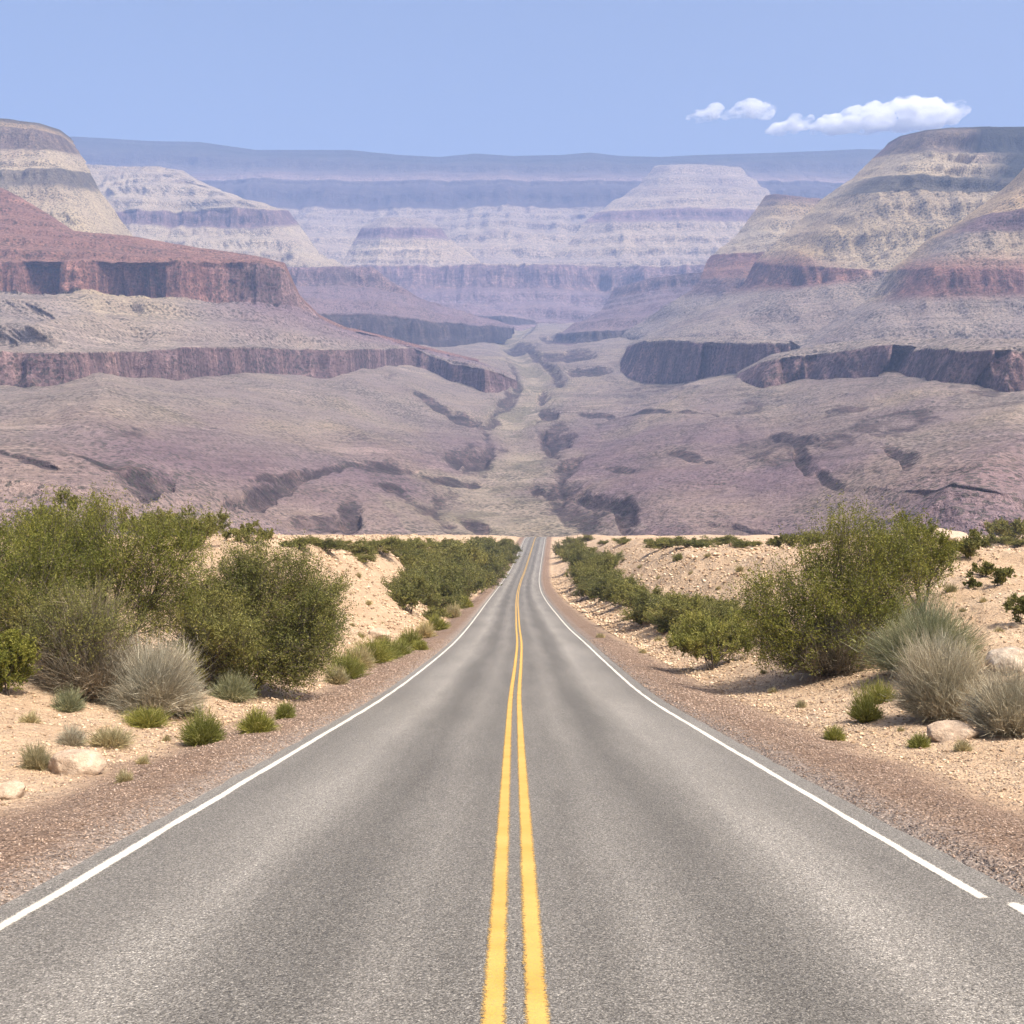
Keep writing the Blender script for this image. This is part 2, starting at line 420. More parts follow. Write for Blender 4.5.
def bank_stones(n, seed):
    global stones
    r = np.random.default_rng(seed)
    Y = 10.0 * np.exp(r.random(n) ** 0.85 * np.log(240 / 10.0))
    side = np.where(r.random(n) < 0.5, -1, 1)
    lat = 2.4 + r.random(n) ** 1.4 * (14 + 0.35 * Y)
    X = road_x(Y) + side * (HALF + lat)
    Z = land_z(X, Y)
    sz = (0.010 + 0.022 * r.random(n) ** 3.0) * np.clip(Y / 14, 1, 7.0)
    base = np.array([[1, 0, 0], [0, 1, 0], [-1, 0, 0], [0, -1, 0], [0, 0, 1], [0, 0, -1]], float)
    d = base[None] * (0.7 + 0.6 * r.random((n, 6, 1))) + r.normal(0, 0.18, (n, 6, 3))
    V = np.stack([X[:, None] + d[..., 0] * sz[:, None], Y[:, None] + d[..., 1] * sz[:, None], Z[:, None] + d[..., 2] * sz[:, None] * 0.6 + sz[:, None] * 0.2], -1)
    f = np.array([[0, 1, 4], [1, 2, 4], [2, 3, 4], [3, 0, 4], [1, 0, 5], [2, 1, 5], [3, 2, 5], [0, 3, 5]])
    return V.reshape(-1, 3), (f[None] + (np.arange(n) * 6)[:, None, None]).reshape(-1, 3)
t = NT('sand_coloured_stones'); g_ = t.n('ShaderNodeNewGeometry')
t.base(t.ramp(g_.outputs['Random Per Island'], [(0.0, (0.20, 0.13, 0.08)), (0.35, (0.42, 0.295, 0.185)), (0.8, (0.58, 0.43, 0.285)), (1.0, (0.68, 0.54, 0.39))]))
V, Fc = bank_stones(90000, 8)
tag(mesh_obj('sand_stones', V, Fc, t.m), 'pale tan stones strewn over the sand banks on both sides', 'stones', kind='stuff')
V, Fc = stones(60000, 5)
tag(mesh_obj('loose_gravel', V, Fc, mat_pebble()), 'small brown loose stones scattered over both gravel shoulders of the road', 'gravel', kind='stuff')

# ------------------------------------------------------------------ the canyon: each formation is lofted through its own rock beds
def P(px, py, Y): return np.stack([(px - CX) / F * Y, Y, (CY - py) / F * Y], -1)
DP = np.array([300, 312, 325, 345, 365, 385, 400, 430, 460, 490, 515, 535, 548, 560], float)
DD = np.array([3450, 3150, 2800, 2420, 2080, 1800, 1620, 1300, 1040, 830, 700, 615, 570, 540], float)
def far_off(Y): return np.asarray(Y, float) + np.clip(np.asarray(Y, float) - 2200, 0, None) * 1.3
def depth(px, py):
    d = np.interp(py, DP, DD)
    sd_ = sstep(20, 480, np.abs(np.asarray(px, float) - 535))
    kk = np.interp(py, [340, 400, 470, 490, 515, 540, 560], [0.28, 0.53, 0.53, 0.49, 0.42, 0.345, 0.31])
    return far_off(d * (1 - kk * sd_))

M_NEARROCK = mat_rock_layers('canyon_slope_rock', 0.09, 0.02, scarps=True)
M_ROCK = mat_rock_layers('canyon_wall_rock', 0.06, 0.02, (0.045, 0.045, 0.035))
M_FARROCK = mat_rock_layers('distant_wall_rock', 0.026, 0.007, (0.07, 0.065, 0.06), 0.75, clump=-0.4)

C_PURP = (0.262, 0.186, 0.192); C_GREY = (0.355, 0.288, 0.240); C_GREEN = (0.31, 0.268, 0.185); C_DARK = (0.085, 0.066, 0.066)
C_RED = (0.30, 0.165, 0.125); C_REDD = (0.215, 0.115, 0.095); C_CREAM = (0.52, 0.42, 0.285); C_PALE = (0.46, 0.365, 0.245); C_TREE_SHADE = (0.050, 0.050, 0.036)  # last one: rim forest, also shade painted on the right mesa's recess
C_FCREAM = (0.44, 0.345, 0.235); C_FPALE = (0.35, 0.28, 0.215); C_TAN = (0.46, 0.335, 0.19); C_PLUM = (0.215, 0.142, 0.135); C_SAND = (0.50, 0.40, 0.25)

def loft(name, rows, n=360, mat=None, back=500, wave=90.0, seed=0.0, ends=(0, 0), endw=0.12, soft=1.0):
    """rows from the foot up; row = dict(p=[(px,py),...], Y=number | list per point, c=colour | list per point, amp=metres of buttress and alcove,
       sub=subdivisions to the next row, cliff=0..1 for the band up to the next row)"""
    R = []
    t = np.linspace(0, 1, n)
    y_ = rows[len(rows) // 2]['Y']; y_ = 1500 if isinstance(y_, str) else float(np.mean(y_)); big = float(far_off(y_)) / y_
    wave *= big; back *= big
    for r in rows:
        p = np.array(r['p'], float)
        x = p[0, 0] + (p[-1, 0] - p[0, 0]) * t
        y = np.interp(x, p[:, 0], p[:, 1])
        if r['Y'] == 'floor': Y = depth(x, y) + r.get('dy', 0)
        elif r['Y'] == 'prev': Y = R[-1][2] + r.get('dy', 0)
        else:
            Yv = r['Y']
            Y = far_off(np.interp(x, p[:, 0], Yv) if isinstance(Yv, (list, tuple)) else np.full(n, float(Yv)))
        Y = Y + ends[0] * np.clip(1 - t / endw, 0, 1) ** 2 + ends[1] * np.clip(1 - (1 - t) / endw, 0, 1) ** 2
        cc = r['c']
        if isinstance(cc, list): c = np.stack([np.interp(x, p[:, 0], [q[i] for q in cc]) for i in range(3)], -1)
        else: c = np.tile(np.array(cc, float), (n, 1))
        R.append((x, y, Y, c))
    V, Cc, Am, Cl = [], [], [], []
    if True:                                           # bury the foot
        x, y, Y, c = R[0]; v = P(x, y, Y); v[:, 2] -= 25; V.append(v); Cc.append(c); Am.append(np.full(n, rows[0].get('amp', 0))); Cl.append(np.zeros(n))
    for i in range(len(R)):
        k = rows[i].get('sub', 6) * 2 if i < len(R) - 1 else 1
        for j in range(k):
            f = j / k
            a = R[i]; b = R[min(i + 1, len(R) - 1)]
            va = P(a[0], a[1], a[2]); vb = P(b[0], b[1], b[2])
            m_ = rows[i].get('steps', 2 if rows[i].get('cliff', 0) < 0.3 else 1)
            q = va + (vb - va) * f
            if i < len(R) - 1:
                ph = 0.16 * fbm(a[0] / 60 + seed, i * 3.1, seed, 3)
                fy = f + 0.85 * np.sin(2 * pi * m_ * (f + ph * f * (1 - f) * 4)) / (2 * pi * m_)
                q[:, 1] = va[:, 1] + (vb[:, 1] - va[:, 1]) * fy
            for (ac, aw, ad) in rows[i].get('alc', []):
                q[:, 1] += ad * np.exp(-((a[0] - ac) / aw) ** 6) * (1 - 0.5 * f)
            V.append(q)
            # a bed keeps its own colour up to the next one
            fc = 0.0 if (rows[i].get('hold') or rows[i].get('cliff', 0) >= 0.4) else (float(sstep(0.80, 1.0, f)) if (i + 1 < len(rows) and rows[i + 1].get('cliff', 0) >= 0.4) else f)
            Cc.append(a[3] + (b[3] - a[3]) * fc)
            aa = rows[i].get('amp', 0); ab = rows[min(i + 1, len(R) - 1)].get('amp', 0)
            Am.append(np.full(n, aa + (ab - aa) * f)); 
            Cl.append(np.full(n, rows[i].get('cliff', 0.0)))
    V = np.array(V); Cc = np.array(Cc); Am = np.array(Am); Cl = np.array(Cl)
    Am = Am * big * soft
    X, Y, Z = V[..., 0], V[..., 1], V[..., 2]
    # buttresses and alcoves, gullies: the beds step towards or away from the valley
    r1 = ridged(X / wave + seed, Z / (wave * 9), seed, 3)
    r2 = fbm(X / (wave * 0.30) + seed, Z / (wave * 1.6), seed + 3, 4)
    r3 = fbm(X / (wave * 0.07) + seed, Z / (wave * 0.12), seed + 8, 3)
    Y2 = Y - Am * (0.75 * (r1 - 0.2) + 0.55 * r2) - Am * 0.16 * r3
    Cb = Cl.copy(); Cb[:-1] = np.maximum(Cb[:-1], Cl[1:])
    rib = ridged(X / (wave * 0.55) + 2 * seed + 0.5 * fbm(Z / 60, X / 90, seed, 2), Z / (wave * 4), seed + 11, 4)
    Y2 = Y2 - Am * 0.55 * (rib - 0.25) * (1 - 0.5 * Cl)
    fl = ridged(X / (wave * 0.34) + 3 * seed, Z / (wave * 5), seed + 5, 3)
    Y2 = Y2 - Cl * Am * 0.75 * (fl - 0.3)
    Z2 = Z + 0.10 * Am * r3 * 0.6
    V = np.stack([X * (Y2 / Y) * 0.0 + X, Y2, Z2], -1)
    top = V[-1].copy(); b1 = top.copy(); b1[:, 1] += back; b1[:, 0] += np.sign(b1[:, 0] + 1e-6) * back * 0.5 * np.clip(np.abs(b1[:, 0]) / 200, 0, 1); b2 = b1.copy(); b2[:, 1] += back * 0.3; b2[:, 2] -= 400
    V = np.concatenate([V, b1[None], b2[None]]); Cc = np.concatenate([Cc, Cc[-1:], Cc[-1:]]); Cl = np.concatenate([Cl, Cl[-1:] * 0, Cl[-1:] * 0])
    nrw = V.shape[0]
    C4 = np.concatenate([Cc * 0.95, np.ones(Cc.shape[:2] + (1,))], -1)
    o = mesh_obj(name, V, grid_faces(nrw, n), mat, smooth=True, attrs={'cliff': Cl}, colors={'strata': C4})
    return tag(o, kind='structure')

# --- canyon floor with its aprons and the winding wash
def canyon_floor():
    px = np.linspace(-420, 1444, 1150); py = np.concatenate([np.linspace(575, 545, 12)[:-1], np.linspace(545, 302, 620)])
    PXg, PYg = np.meshgrid(px, py)
    D = depth(PXg, PYg)
    V = P(PXg, PYg, D)
    X, Y, Z = V[..., 0], V[..., 1], V[..., 2]
    # the wash: winding low line of pale gravel and green scrub
    wy = np.array([300, 325, 340, 360, 385, 405, 425, 450, 475, 500, 520, 540, 575.]); wx = np.array([524, 522, 506, 528, 540, 524, 508, 524, 508, 496, 510, 536, 540.])
    ww = np.array([9, 11, 13, 17, 22, 23, 25, 32, 52, 70, 66, 72, 78.])
    cx = np.interp(PYg, wy, wx); cw = np.interp(PYg, wy, ww)
    k = np.exp(-((PXg - cx) / cw) ** 2)
    # gullies run down the aprons
    side = sstep(30, 160, np.abs(PXg - cx))
    ux = (PXg - cx) / 70.0 + fbm(PXg / 120, PYg / 60, 1.1, 2) * 0.6
    q = PYg + 0.34 * np.abs(PXg - cx)
    wq = 14 * fbm(PXg / 75, PYg / 40, 4.4, 3)
    gul = 0.6 * ridged((q + wq) / 46, PXg / 420, 2.0, 4) + 0.4 * ridged((q + wq) / 15, PXg / 210, 7.0, 3)
    rel = fbm(X / 170, Y / 260, 0.5, 5)
    sc_ = np.clip(D / 1200, 0.4, 2.0)
    Z = Z - side * sc_ * 9.0 * np.clip(gul - 0.25, 0, 1) ** 1.3 + side * sc_ * 13.0 * rel - k * 9 * sc_
    spur = ridged((q + 1.6 * wq) / 78 + np.where(PXg > cx, 0.37, 0.0), (PXg - cx) / 300, 5.2, 2)
    Z = Z + side * sc_ * 17.0 * (spur - 0.2)
    toe = np.gradient(spur, axis=0); toe = toe / (np.abs(toe).max() + 1e-9)
    toe = np.clip(toe * 2.2 - 0.55, -1, 0.45) - 0.9 * sstep(60, 260, np.abs(PXg - cx)) - 0.6 * sstep(40, 15, np.abs(PXg - cx))  # steep near sides of spurs darkened in the colour, lighting leaves them bright
    Z = Z + sc_ * 1.8 * fbm(X / 22, Y / 40, 3.3, 4)
    col = np.zeros(PXg.shape + (3,))
    def lerp(a, b, f): return a + (np.array(b) - a) * f[..., None]
    col[:] = C_PURP
    g = np.clip(sstep(475, 395, PYg + 40 * fbm(PXg / 130, PYg / 50, 6.0, 3) - 25 * np.exp(-((PXg - 330) / 130) ** 2)), 0, 1)
    col = lerp(col, C_GREY, g * 0.85)
    mott = fbm(X / 60, Y / 110, 8.0, 5)
    col = lerp(col, C_SAND, np.clip(mott * 1.4, 0, 1) * 0.30)
    kk = np.clip(k * 1.1 + 0.9 * mott * (k > 0.05), 0, 1)
    wm = sstep(-0.15, 0.25, fbm(X / 34, Y / 60, 5.5, 5))
    washc = np.array(C_GREEN) * 0.9 + (np.array((0.43, 0.352, 0.262)) - np.array(C_GREEN) * 0.9) * wm[..., None]
    col = col + (washc - col) * (kk * 0.9)[..., None]
    cliff = np.zeros(PXg.shape)
    # dark schist scarps cut into the floor, their partial shade painted in too: (centre px, py, half width, half height, tilt, depth in metres)
    scarps = [(145, 482, 34, 17, 0.05, 26), (262, 492, 52, 12, -0.30, 22), (300, 478, 60, 5, -0.10, 10), (350, 516, 16, 15, 0.0, 16), (385, 474, 45, 6, 0.10, 9), (390, 492, 26, 5, 0.1, 8), (318, 520, 44, 8, 0.0, 12),
              (468, 454, 34, 11, -0.18, 24), (478, 521, 22, 8, 0.25, 14), (462, 419, 24, 7, 0.15, 13), (440, 412, 34, 4, 0.3, 7), (450, 480, 40, 4, 0, 6),
              (543, 391, 9, 9, 0, 22), (549, 413, 13, 7, 0, 22), (556, 436, 20, 13, 0.1, 30), (568, 463, 18, 5, -0.25, 16), (562, 490, 36, 9, 0.15, 24), (600, 505, 34, 8, 0.30, 22), (625, 520, 16, 15, 0.1, 26), (640, 545, 30, 10, 0, 20),
              (793, 447, 28, 7, 0.10, 18), (805, 466, 15, 14, 0.9, 15), (832, 484, 22, 7, 0.45, 12), (902, 456, 24, 7, 0.15, 14), (908, 465, 10, 9, 0.2, 10), (1012, 528, 34, 12, -0.12, 18), (760, 532, 60, 4, 0.0, 6), (950, 492, 60, 3, 0, 4),
              (30, 468, 40, 4, 0.2, 7), (95, 464, 35, 4, 0.25, 7), (566, 356, 34, 6, 0, 20), (590, 372, 26, 5, 0, 14), (520, 345, 22, 4, 0, 12), (560, 340, 26, 5, 0.1, 16), (575, 335, 32, 4, -0.1, 14), (640, 420, 90, 3, 0.1, 4), (690, 470, 26, 5, 0.1, 5), (620, 478, 20, 4, 0.2, 6)]
    nz = fbm(PXg / 14, PYg / 9, 2.4, 4)
    scarp = np.full(PXg.shape, -1.0)
    # banks of the ravine and the beds of the side gullies with painted dark shading, broken and uneven
    dist = np.abs(PXg - cx) / cw
    gate = fbm(PXg / 30, PYg / 15, 9.1, 3) * 1.5
    bank = 0.30 - np.abs(dist - 1.0 - 0.35 * fbm(PXg / 25, PYg / 12, 3.9, 3)) / 0.55 + gate * 0.7
    bank = np.where((PYg > 318) & (PYg < 540) & (dist < 2.2), np.minimum(bank, 0.42), -1)
    gl = np.minimum((gul - 0.62) * 1.6 + 0.5 * gate - 0.05, 0.30) * side - sstep(465, 495, PYg) * 0.5
    scarp = np.maximum(scarp, np.where(PYg > 330, toe, -1))
    scarp = np.maximum(scarp, np.maximum(bank, np.where(side > 0.2, gl, -1)))
    Z = Z - np.clip(bank, 0, 1) * 9 * sc_
    for (ax, ay, hw, hh, tl, dp) in scarps:
        dx = (PXg - ax); dy = PYg - (ay + tl * dx)
        e = 1 - np.sqrt((dx / hw) ** 2 + (dy / hh) ** 2) + 0.55 * nz - 0.25 * (dy > 0) * np.abs(dx / hw)
        ok = (np.abs(dx) < hw * 1.9) * (np.abs(dy) < hh * 3)
        scarp = np.maximum(scarp, np.where(ok, e, -1))
        m = sstep(0.0, 0.30, e) * (np.abs(dx) < hw * 1.9) * (np.abs(dy) < hh * 3)
        cliff = np.maximum(cliff, m)
        # steep face: the lower half of the patch is dug back under its upper lip
        m2 = sstep(-0.1, 0.5, e) * ok
        Z = Z - m2 * dp * 0.30 * sstep(-hh, hh * 0.2, dy) * sc_
        Y = Y + m2 * dp * sstep(-hh * 0.9, hh * 0.5, dy) * 0.6
    V = np.stack([X, Y, Z], -1)
    C4 = np.concatenate([col * 0.93, np.ones(PXg.shape + (1,))], -1)
    o = mesh_obj('canyon_floor', V, grid_faces(len(py), len(px)), M_NEARROCK, smooth=True, attrs={'cliff': cliff, 'scarp': scarp}, colors={'strata': C4})
    tag(o, kind='structure')
canyon_floor()

# --- left side: lower dark cliff, bench, red cliff, red cap
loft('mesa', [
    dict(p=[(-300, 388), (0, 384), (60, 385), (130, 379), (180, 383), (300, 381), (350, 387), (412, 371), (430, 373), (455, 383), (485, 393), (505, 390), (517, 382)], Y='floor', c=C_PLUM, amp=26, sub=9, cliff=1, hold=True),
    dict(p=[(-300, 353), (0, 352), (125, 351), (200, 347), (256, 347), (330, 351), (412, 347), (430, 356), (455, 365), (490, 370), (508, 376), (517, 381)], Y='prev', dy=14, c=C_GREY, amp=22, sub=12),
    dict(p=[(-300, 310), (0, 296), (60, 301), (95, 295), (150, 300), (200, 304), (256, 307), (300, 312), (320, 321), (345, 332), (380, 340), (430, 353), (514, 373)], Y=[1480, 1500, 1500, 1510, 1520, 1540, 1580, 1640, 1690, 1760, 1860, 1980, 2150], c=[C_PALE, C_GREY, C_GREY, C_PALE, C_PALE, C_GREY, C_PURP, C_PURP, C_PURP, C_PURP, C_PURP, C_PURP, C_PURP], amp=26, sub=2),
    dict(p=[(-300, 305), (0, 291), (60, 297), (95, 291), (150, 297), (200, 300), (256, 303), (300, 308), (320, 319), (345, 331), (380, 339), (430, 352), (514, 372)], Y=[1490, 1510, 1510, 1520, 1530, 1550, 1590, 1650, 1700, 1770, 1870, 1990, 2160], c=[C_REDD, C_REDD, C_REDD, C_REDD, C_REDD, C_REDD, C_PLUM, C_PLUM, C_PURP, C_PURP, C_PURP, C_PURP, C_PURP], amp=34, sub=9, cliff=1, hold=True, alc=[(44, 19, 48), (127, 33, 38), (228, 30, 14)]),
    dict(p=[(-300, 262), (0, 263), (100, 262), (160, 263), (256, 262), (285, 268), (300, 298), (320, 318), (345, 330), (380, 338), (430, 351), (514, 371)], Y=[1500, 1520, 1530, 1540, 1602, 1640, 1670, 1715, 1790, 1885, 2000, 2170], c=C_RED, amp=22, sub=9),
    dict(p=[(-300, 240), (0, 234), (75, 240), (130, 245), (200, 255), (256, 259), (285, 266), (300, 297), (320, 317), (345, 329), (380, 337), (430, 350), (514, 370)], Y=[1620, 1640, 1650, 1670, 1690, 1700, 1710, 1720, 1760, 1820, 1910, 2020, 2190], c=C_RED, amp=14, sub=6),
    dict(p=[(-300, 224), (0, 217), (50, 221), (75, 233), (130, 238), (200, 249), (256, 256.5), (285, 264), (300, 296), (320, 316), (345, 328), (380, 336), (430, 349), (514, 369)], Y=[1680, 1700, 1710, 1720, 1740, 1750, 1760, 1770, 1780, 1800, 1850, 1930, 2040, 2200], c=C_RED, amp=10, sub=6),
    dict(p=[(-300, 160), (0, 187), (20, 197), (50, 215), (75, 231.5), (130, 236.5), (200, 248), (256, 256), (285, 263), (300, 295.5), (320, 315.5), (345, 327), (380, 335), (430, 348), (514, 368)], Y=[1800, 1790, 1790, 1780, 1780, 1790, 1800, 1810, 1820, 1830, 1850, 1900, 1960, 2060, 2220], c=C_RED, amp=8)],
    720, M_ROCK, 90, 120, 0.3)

loft('butte', [
    dict(p=[(-300, 285), (0, 285), (165, 285)], Y=1990, c=C_PALE, amp=40, sub=8),
    dict(p=[(-300, 240), (0, 236), (60, 236), (138, 241)], Y=2060, c=C_CREAM, amp=46, sub=10),
    dict(p=[(-300, 190), (0, 187), (60, 185), (101, 190)], Y=2150, c=(0.19, 0.16, 0.125), amp=30, sub=4, cliff=0.5),
    dict(p=[(-300, 175), (0, 171), (60, 170), (93, 174)], Y=2175, c=C_CREAM, amp=24, sub=7),
    dict(p=[(-300, 152), (0, 150), (50, 150), (81, 154)], Y=2230, c=(0.22, 0.165, 0.125), amp=24, sub=6, cliff=0.8),
    dict(p=[(-300, 126), (0, 126), (40, 130), (62, 136), (76, 147)], Y=2250, c=C_TAN, amp=14, sub=3),
    dict(p=[(-300, 118), (0, 119), (40, 123.5), (60, 130), (72, 139)], Y=2300, c=C_TREE_SHADE, amp=8)],
    420, M_ROCK, 200, 150, 1.7, ends=(0, 260))

loft('ridge', [
    dict(p=[(30, 280), (200, 278), (352, 270)], Y=2700, c=C_PALE, amp=60, sub=10),
    dict(p=[(50, 252), (180, 250), (318, 252)], Y=2790, c=C_CREAM, amp=60, sub=8),
    dict(p=[(60, 226), (180, 224), (240, 228), (298, 223)], Y=2890, c=C_PLUM, amp=40, sub=5, cliff=0.7),
    dict(p=[(66, 214), (180, 210), (240, 207), (288, 210)], Y=2905, c=C_PALE, amp=36, sub=8),
    dict(p=[(70, 190), (130, 186), (190, 184), (232, 196)], Y=3010, c=C_CREAM, amp=40, sub=6),
    dict(p=[(74, 175), (130, 174), (170, 175), (200, 181)], Y=3070, c=C_PALE, amp=30, sub=4),
    dict(p=[(78, 164), (120, 166), (160, 168), (184, 172)], Y=3130, c=C_PALE, amp=20)],
    420, M_ROCK, 200, 170, 4.1, ends=(0, 200))

# --- benches beyond, left of the wash
loft('bench', [
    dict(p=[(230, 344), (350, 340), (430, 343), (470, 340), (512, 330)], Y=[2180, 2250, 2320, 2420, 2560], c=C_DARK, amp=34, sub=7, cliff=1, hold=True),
    dict(p=[(230, 314), (330, 314), (400, 317), (425, 320), (470, 325), (512, 329)], Y=[2200, 2260, 2320, 2340, 2440, 2570], c=C_PURP, amp=30, sub=8),
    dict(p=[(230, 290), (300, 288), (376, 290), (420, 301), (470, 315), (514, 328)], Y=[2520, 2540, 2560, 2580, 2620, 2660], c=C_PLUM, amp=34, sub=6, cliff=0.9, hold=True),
    dict(p=[(230, 267), (300, 268), (374, 268), (390, 281), (420, 299), (470, 314), (514, 327)], Y=[2530, 2555, 2575, 2580, 2595, 2635, 2675], c=C_PURP, amp=24)],
    380, M_ROCK, 260, 150, 7.7)

# --- the far cliff across the valley head
loft('far_cliff', [
    dict(p=[(200, 334), (430, 330), (520, 322), (560, 324), (640, 330), (800, 336)], Y=[2880, 2880, 2860, 2840, 2760, 2700], c=C_PURP, amp=30, sub=9),
    dict(p=[(200, 292), (380, 290), (470, 288), (600, 291), (612, 293), (700, 291), (800, 290)], Y=[3020, 3020, 3040, 3040, 2990, 2960, 2950], c=C_PLUM, amp=60, sub=6, cliff=0.9, hold=True),
    dict(p=[(200, 266), (380, 266), (470, 265), (600, 264.5), (640, 266), (700, 265), (800, 265)], Y=[3040, 3040, 3060, 3060, 3010, 2980, 2970], c=C_PALE, amp=50)],
    480, M_FARROCK, 200, 220, 2.9, soft=0.6)

loft('spur', [
    dict(p=[(526, 354), (600, 348), (740, 342)], Y=[2420, 2390, 2330], c=C_PURP, amp=14, sub=4),
    dict(p=[(552, 343), (620, 341), (740, 336)], Y=[2440, 2410, 2350], c=C_DARK, amp=26, sub=6, cliff=0.9, hold=True),
    dict(p=[(557, 333), (620, 330), (740, 323)], Y=[2450, 2420, 2360], c=C_PURP, amp=24, sub=8),
    dict(p=[(600, 312), (640, 304), (740, 292)], Y=[2640, 2600, 2500], c=C_PURP, amp=24, sub=5),
    dict(p=[(608, 300), (650, 291), (740, 282)], Y=[2700, 2660, 2560], c=C_PLUM, amp=24, sub=5, cliff=0.8),
    dict(p=[(614, 288), (655, 277), (740, 268)], Y=[2712, 2672, 2572], c=C_PURP, amp=16)],
    260, M_ROCK, 120, 120, 17.2, ends=(120, 0), endw=0.2)
loft('spur', [
    dict(p=[(260, 340), (470, 334), (546, 328)], Y=[2700, 2740, 2820], c=C_PURP, amp=16, sub=4),
    dict(p=[(260, 333), (470, 327), (538, 325)], Y=[2715, 2755, 2830], c=C_DARK, amp=26, sub=6, cliff=0.9, hold=True),
    dict(p=[(260, 318), (440, 314), (500, 316), (534, 321)], Y=[2725, 2760, 2790, 2835], c=C_PURP, amp=22, sub=7),
    dict(p=[(260, 304), (410, 300), (470, 305), (520, 316)], Y=[2850, 2860, 2870, 2890], c=C_PURP, amp=24)],
    260, M_FARROCK, 120, 130, 21.5, ends=(0, 60), endw=0.2)

# --- the far wall up to the rim
RIM = [(-420, 140), (75, 136.5), (150, 141), (200, 142), (256, 150), (350, 150), (400, 155), (440, 157), (475, 153.5), (512, 156), (560, 155), (590, 152.5), (620, 156), (660, 157), (700, 155), (768, 153), (820, 151), (860, 149), (900, 150), (1444, 150)]
loft('canyon_wall', [
    dict(p=[(-420, 280), (300, 280), (1444, 280)], Y=3200, c=(0.34, 0.27, 0.24), amp=90, sub=10),
    dict(p=[(-420, 246), (300, 246), (1444, 246)], Y=3360, c=C_FCREAM, amp=130, sub=8),
    dict(p=[(-420, 222), (300, 222), (1444, 222)], Y=3490, c=C_FPALE, amp=150, sub=6),
    dict(p=[(-420, 208), (300, 208), (700, 209), (1444, 209)], Y=3580, c=C_DARK, amp=150, sub=7, cliff=0.4),
    dict(p=[(-420, 186), (300, 186), (700, 188), (1444, 187)], Y=3690, c=(0.10, 0.08, 0.075), amp=110, sub=4, cliff=0.4),
    dict(p=[(-420, 180), (300, 180), (700, 182), (1444, 181)], Y=3710, c=(0.30, 0.215, 0.19), amp=90, sub=3),
    dict(p=[(-420, 172), (300, 173), (700, 176), (1444, 175)], Y=3770, c=(0.15, 0.12, 0.11), amp=70, sub=6, cliff=0.3),
    dict(p=[(x, y + 7) for x, y in RIM], Y=3860, c=C_TREE_SHADE, amp=40, sub=3),
    dict(p=RIM, Y=3950, c=C_TREE_SHADE, amp=4)],
    900, M_FARROCK, 250, 330, 5.3, soft=0.42)

loft('butte', [
    dict(p=[(328, 272), (410, 272), (492, 272)], Y=3090, c=(0.36, 0.29, 0.25), amp=34, sub=8),
    dict(p=[(345, 258), (410, 258), (478, 260)], Y=3125, c=C_FCREAM, amp=36, sub=6),
    dict(p=[(356, 238), (410, 237), (448, 238)], Y=3165, c=C_PLUM, amp=22, sub=4, cliff=0.6),
    dict(p=[(362, 228), (400, 227), (441, 228)], Y=3175, c=C_FPALE, amp=16, sub=3),
    dict(p=[(380, 218), (400, 217), (425, 219)], Y=3215, c=C_FPALE, amp=16)],
    200, M_FARROCK, 60, 130, 3.3, ends=(130, 130), endw=0.3, soft=0.6)
loft('ridge', [
    dict(p=[(540, 272), (690, 272), (830, 272)], Y=3100, c=(0.36, 0.29, 0.25), amp=60, sub=8),
    dict(p=[(565, 248), (690, 246), (815, 248)], Y=3180, c=C_FCREAM, amp=70, sub=8),
    dict(p=[(585, 222), (690, 220), (800, 222)], Y=3270, c=C_PLUM, amp=60, sub=4, cliff=0.5),
    dict(p=[(598, 212), (690, 208), (790, 210)], Y=3300, c=C_FCREAM, amp=44, sub=7),
    dict(p=[(636, 188), (690, 186), (764, 188)], Y=3420, c=C_FPALE, amp=34, sub=5),
    dict(p=[(655, 166), (690, 164), (738, 167)], Y=3520, c=C_FPALE, amp=22)],
    300, M_FARROCK, 300, 190, 8.3, ends=(160, 100), endw=0.25, soft=0.45)

# --- right side
loft('butte', [
    dict(p=[(610, 342), (700, 330), (900, 320)], Y=[2350, 2250, 2150], c=C_GREY, amp=24, sub=10),
    dict(p=[(692, 290), (760, 292), (900, 290)], Y=2280, c=C_PLUM, amp=24, sub=4, cliff=0.7),
    dict(p=[(700, 279), (760, 278), (900, 278)], Y=2290, c=C_RED, amp=20, sub=3),
    dict(p=[(706, 262), (760, 258), (900, 260)], Y=2340, c=C_REDD, amp=20, sub=3, cliff=0.5),
    dict(p=[(711, 256), (760, 250), (900, 252)], Y=2350, c=C_PALE, amp=22, sub=8),
    dict(p=[(736, 236), (760, 232), (870, 235)], Y=2410, c=C_CREAM, amp=22, sub=7),
    dict(p=[(757, 208), (775, 206), (840, 210)], Y=2480, c=C_TAN, amp=12, sub=4),
    dict(p=[(765, 196), (775, 194), (830, 200)], Y=2510, c=C_PLUM, amp=8)],
    260, M_ROCK, 160, 90, 6.1, ends=(200, 0), endw=0.35)

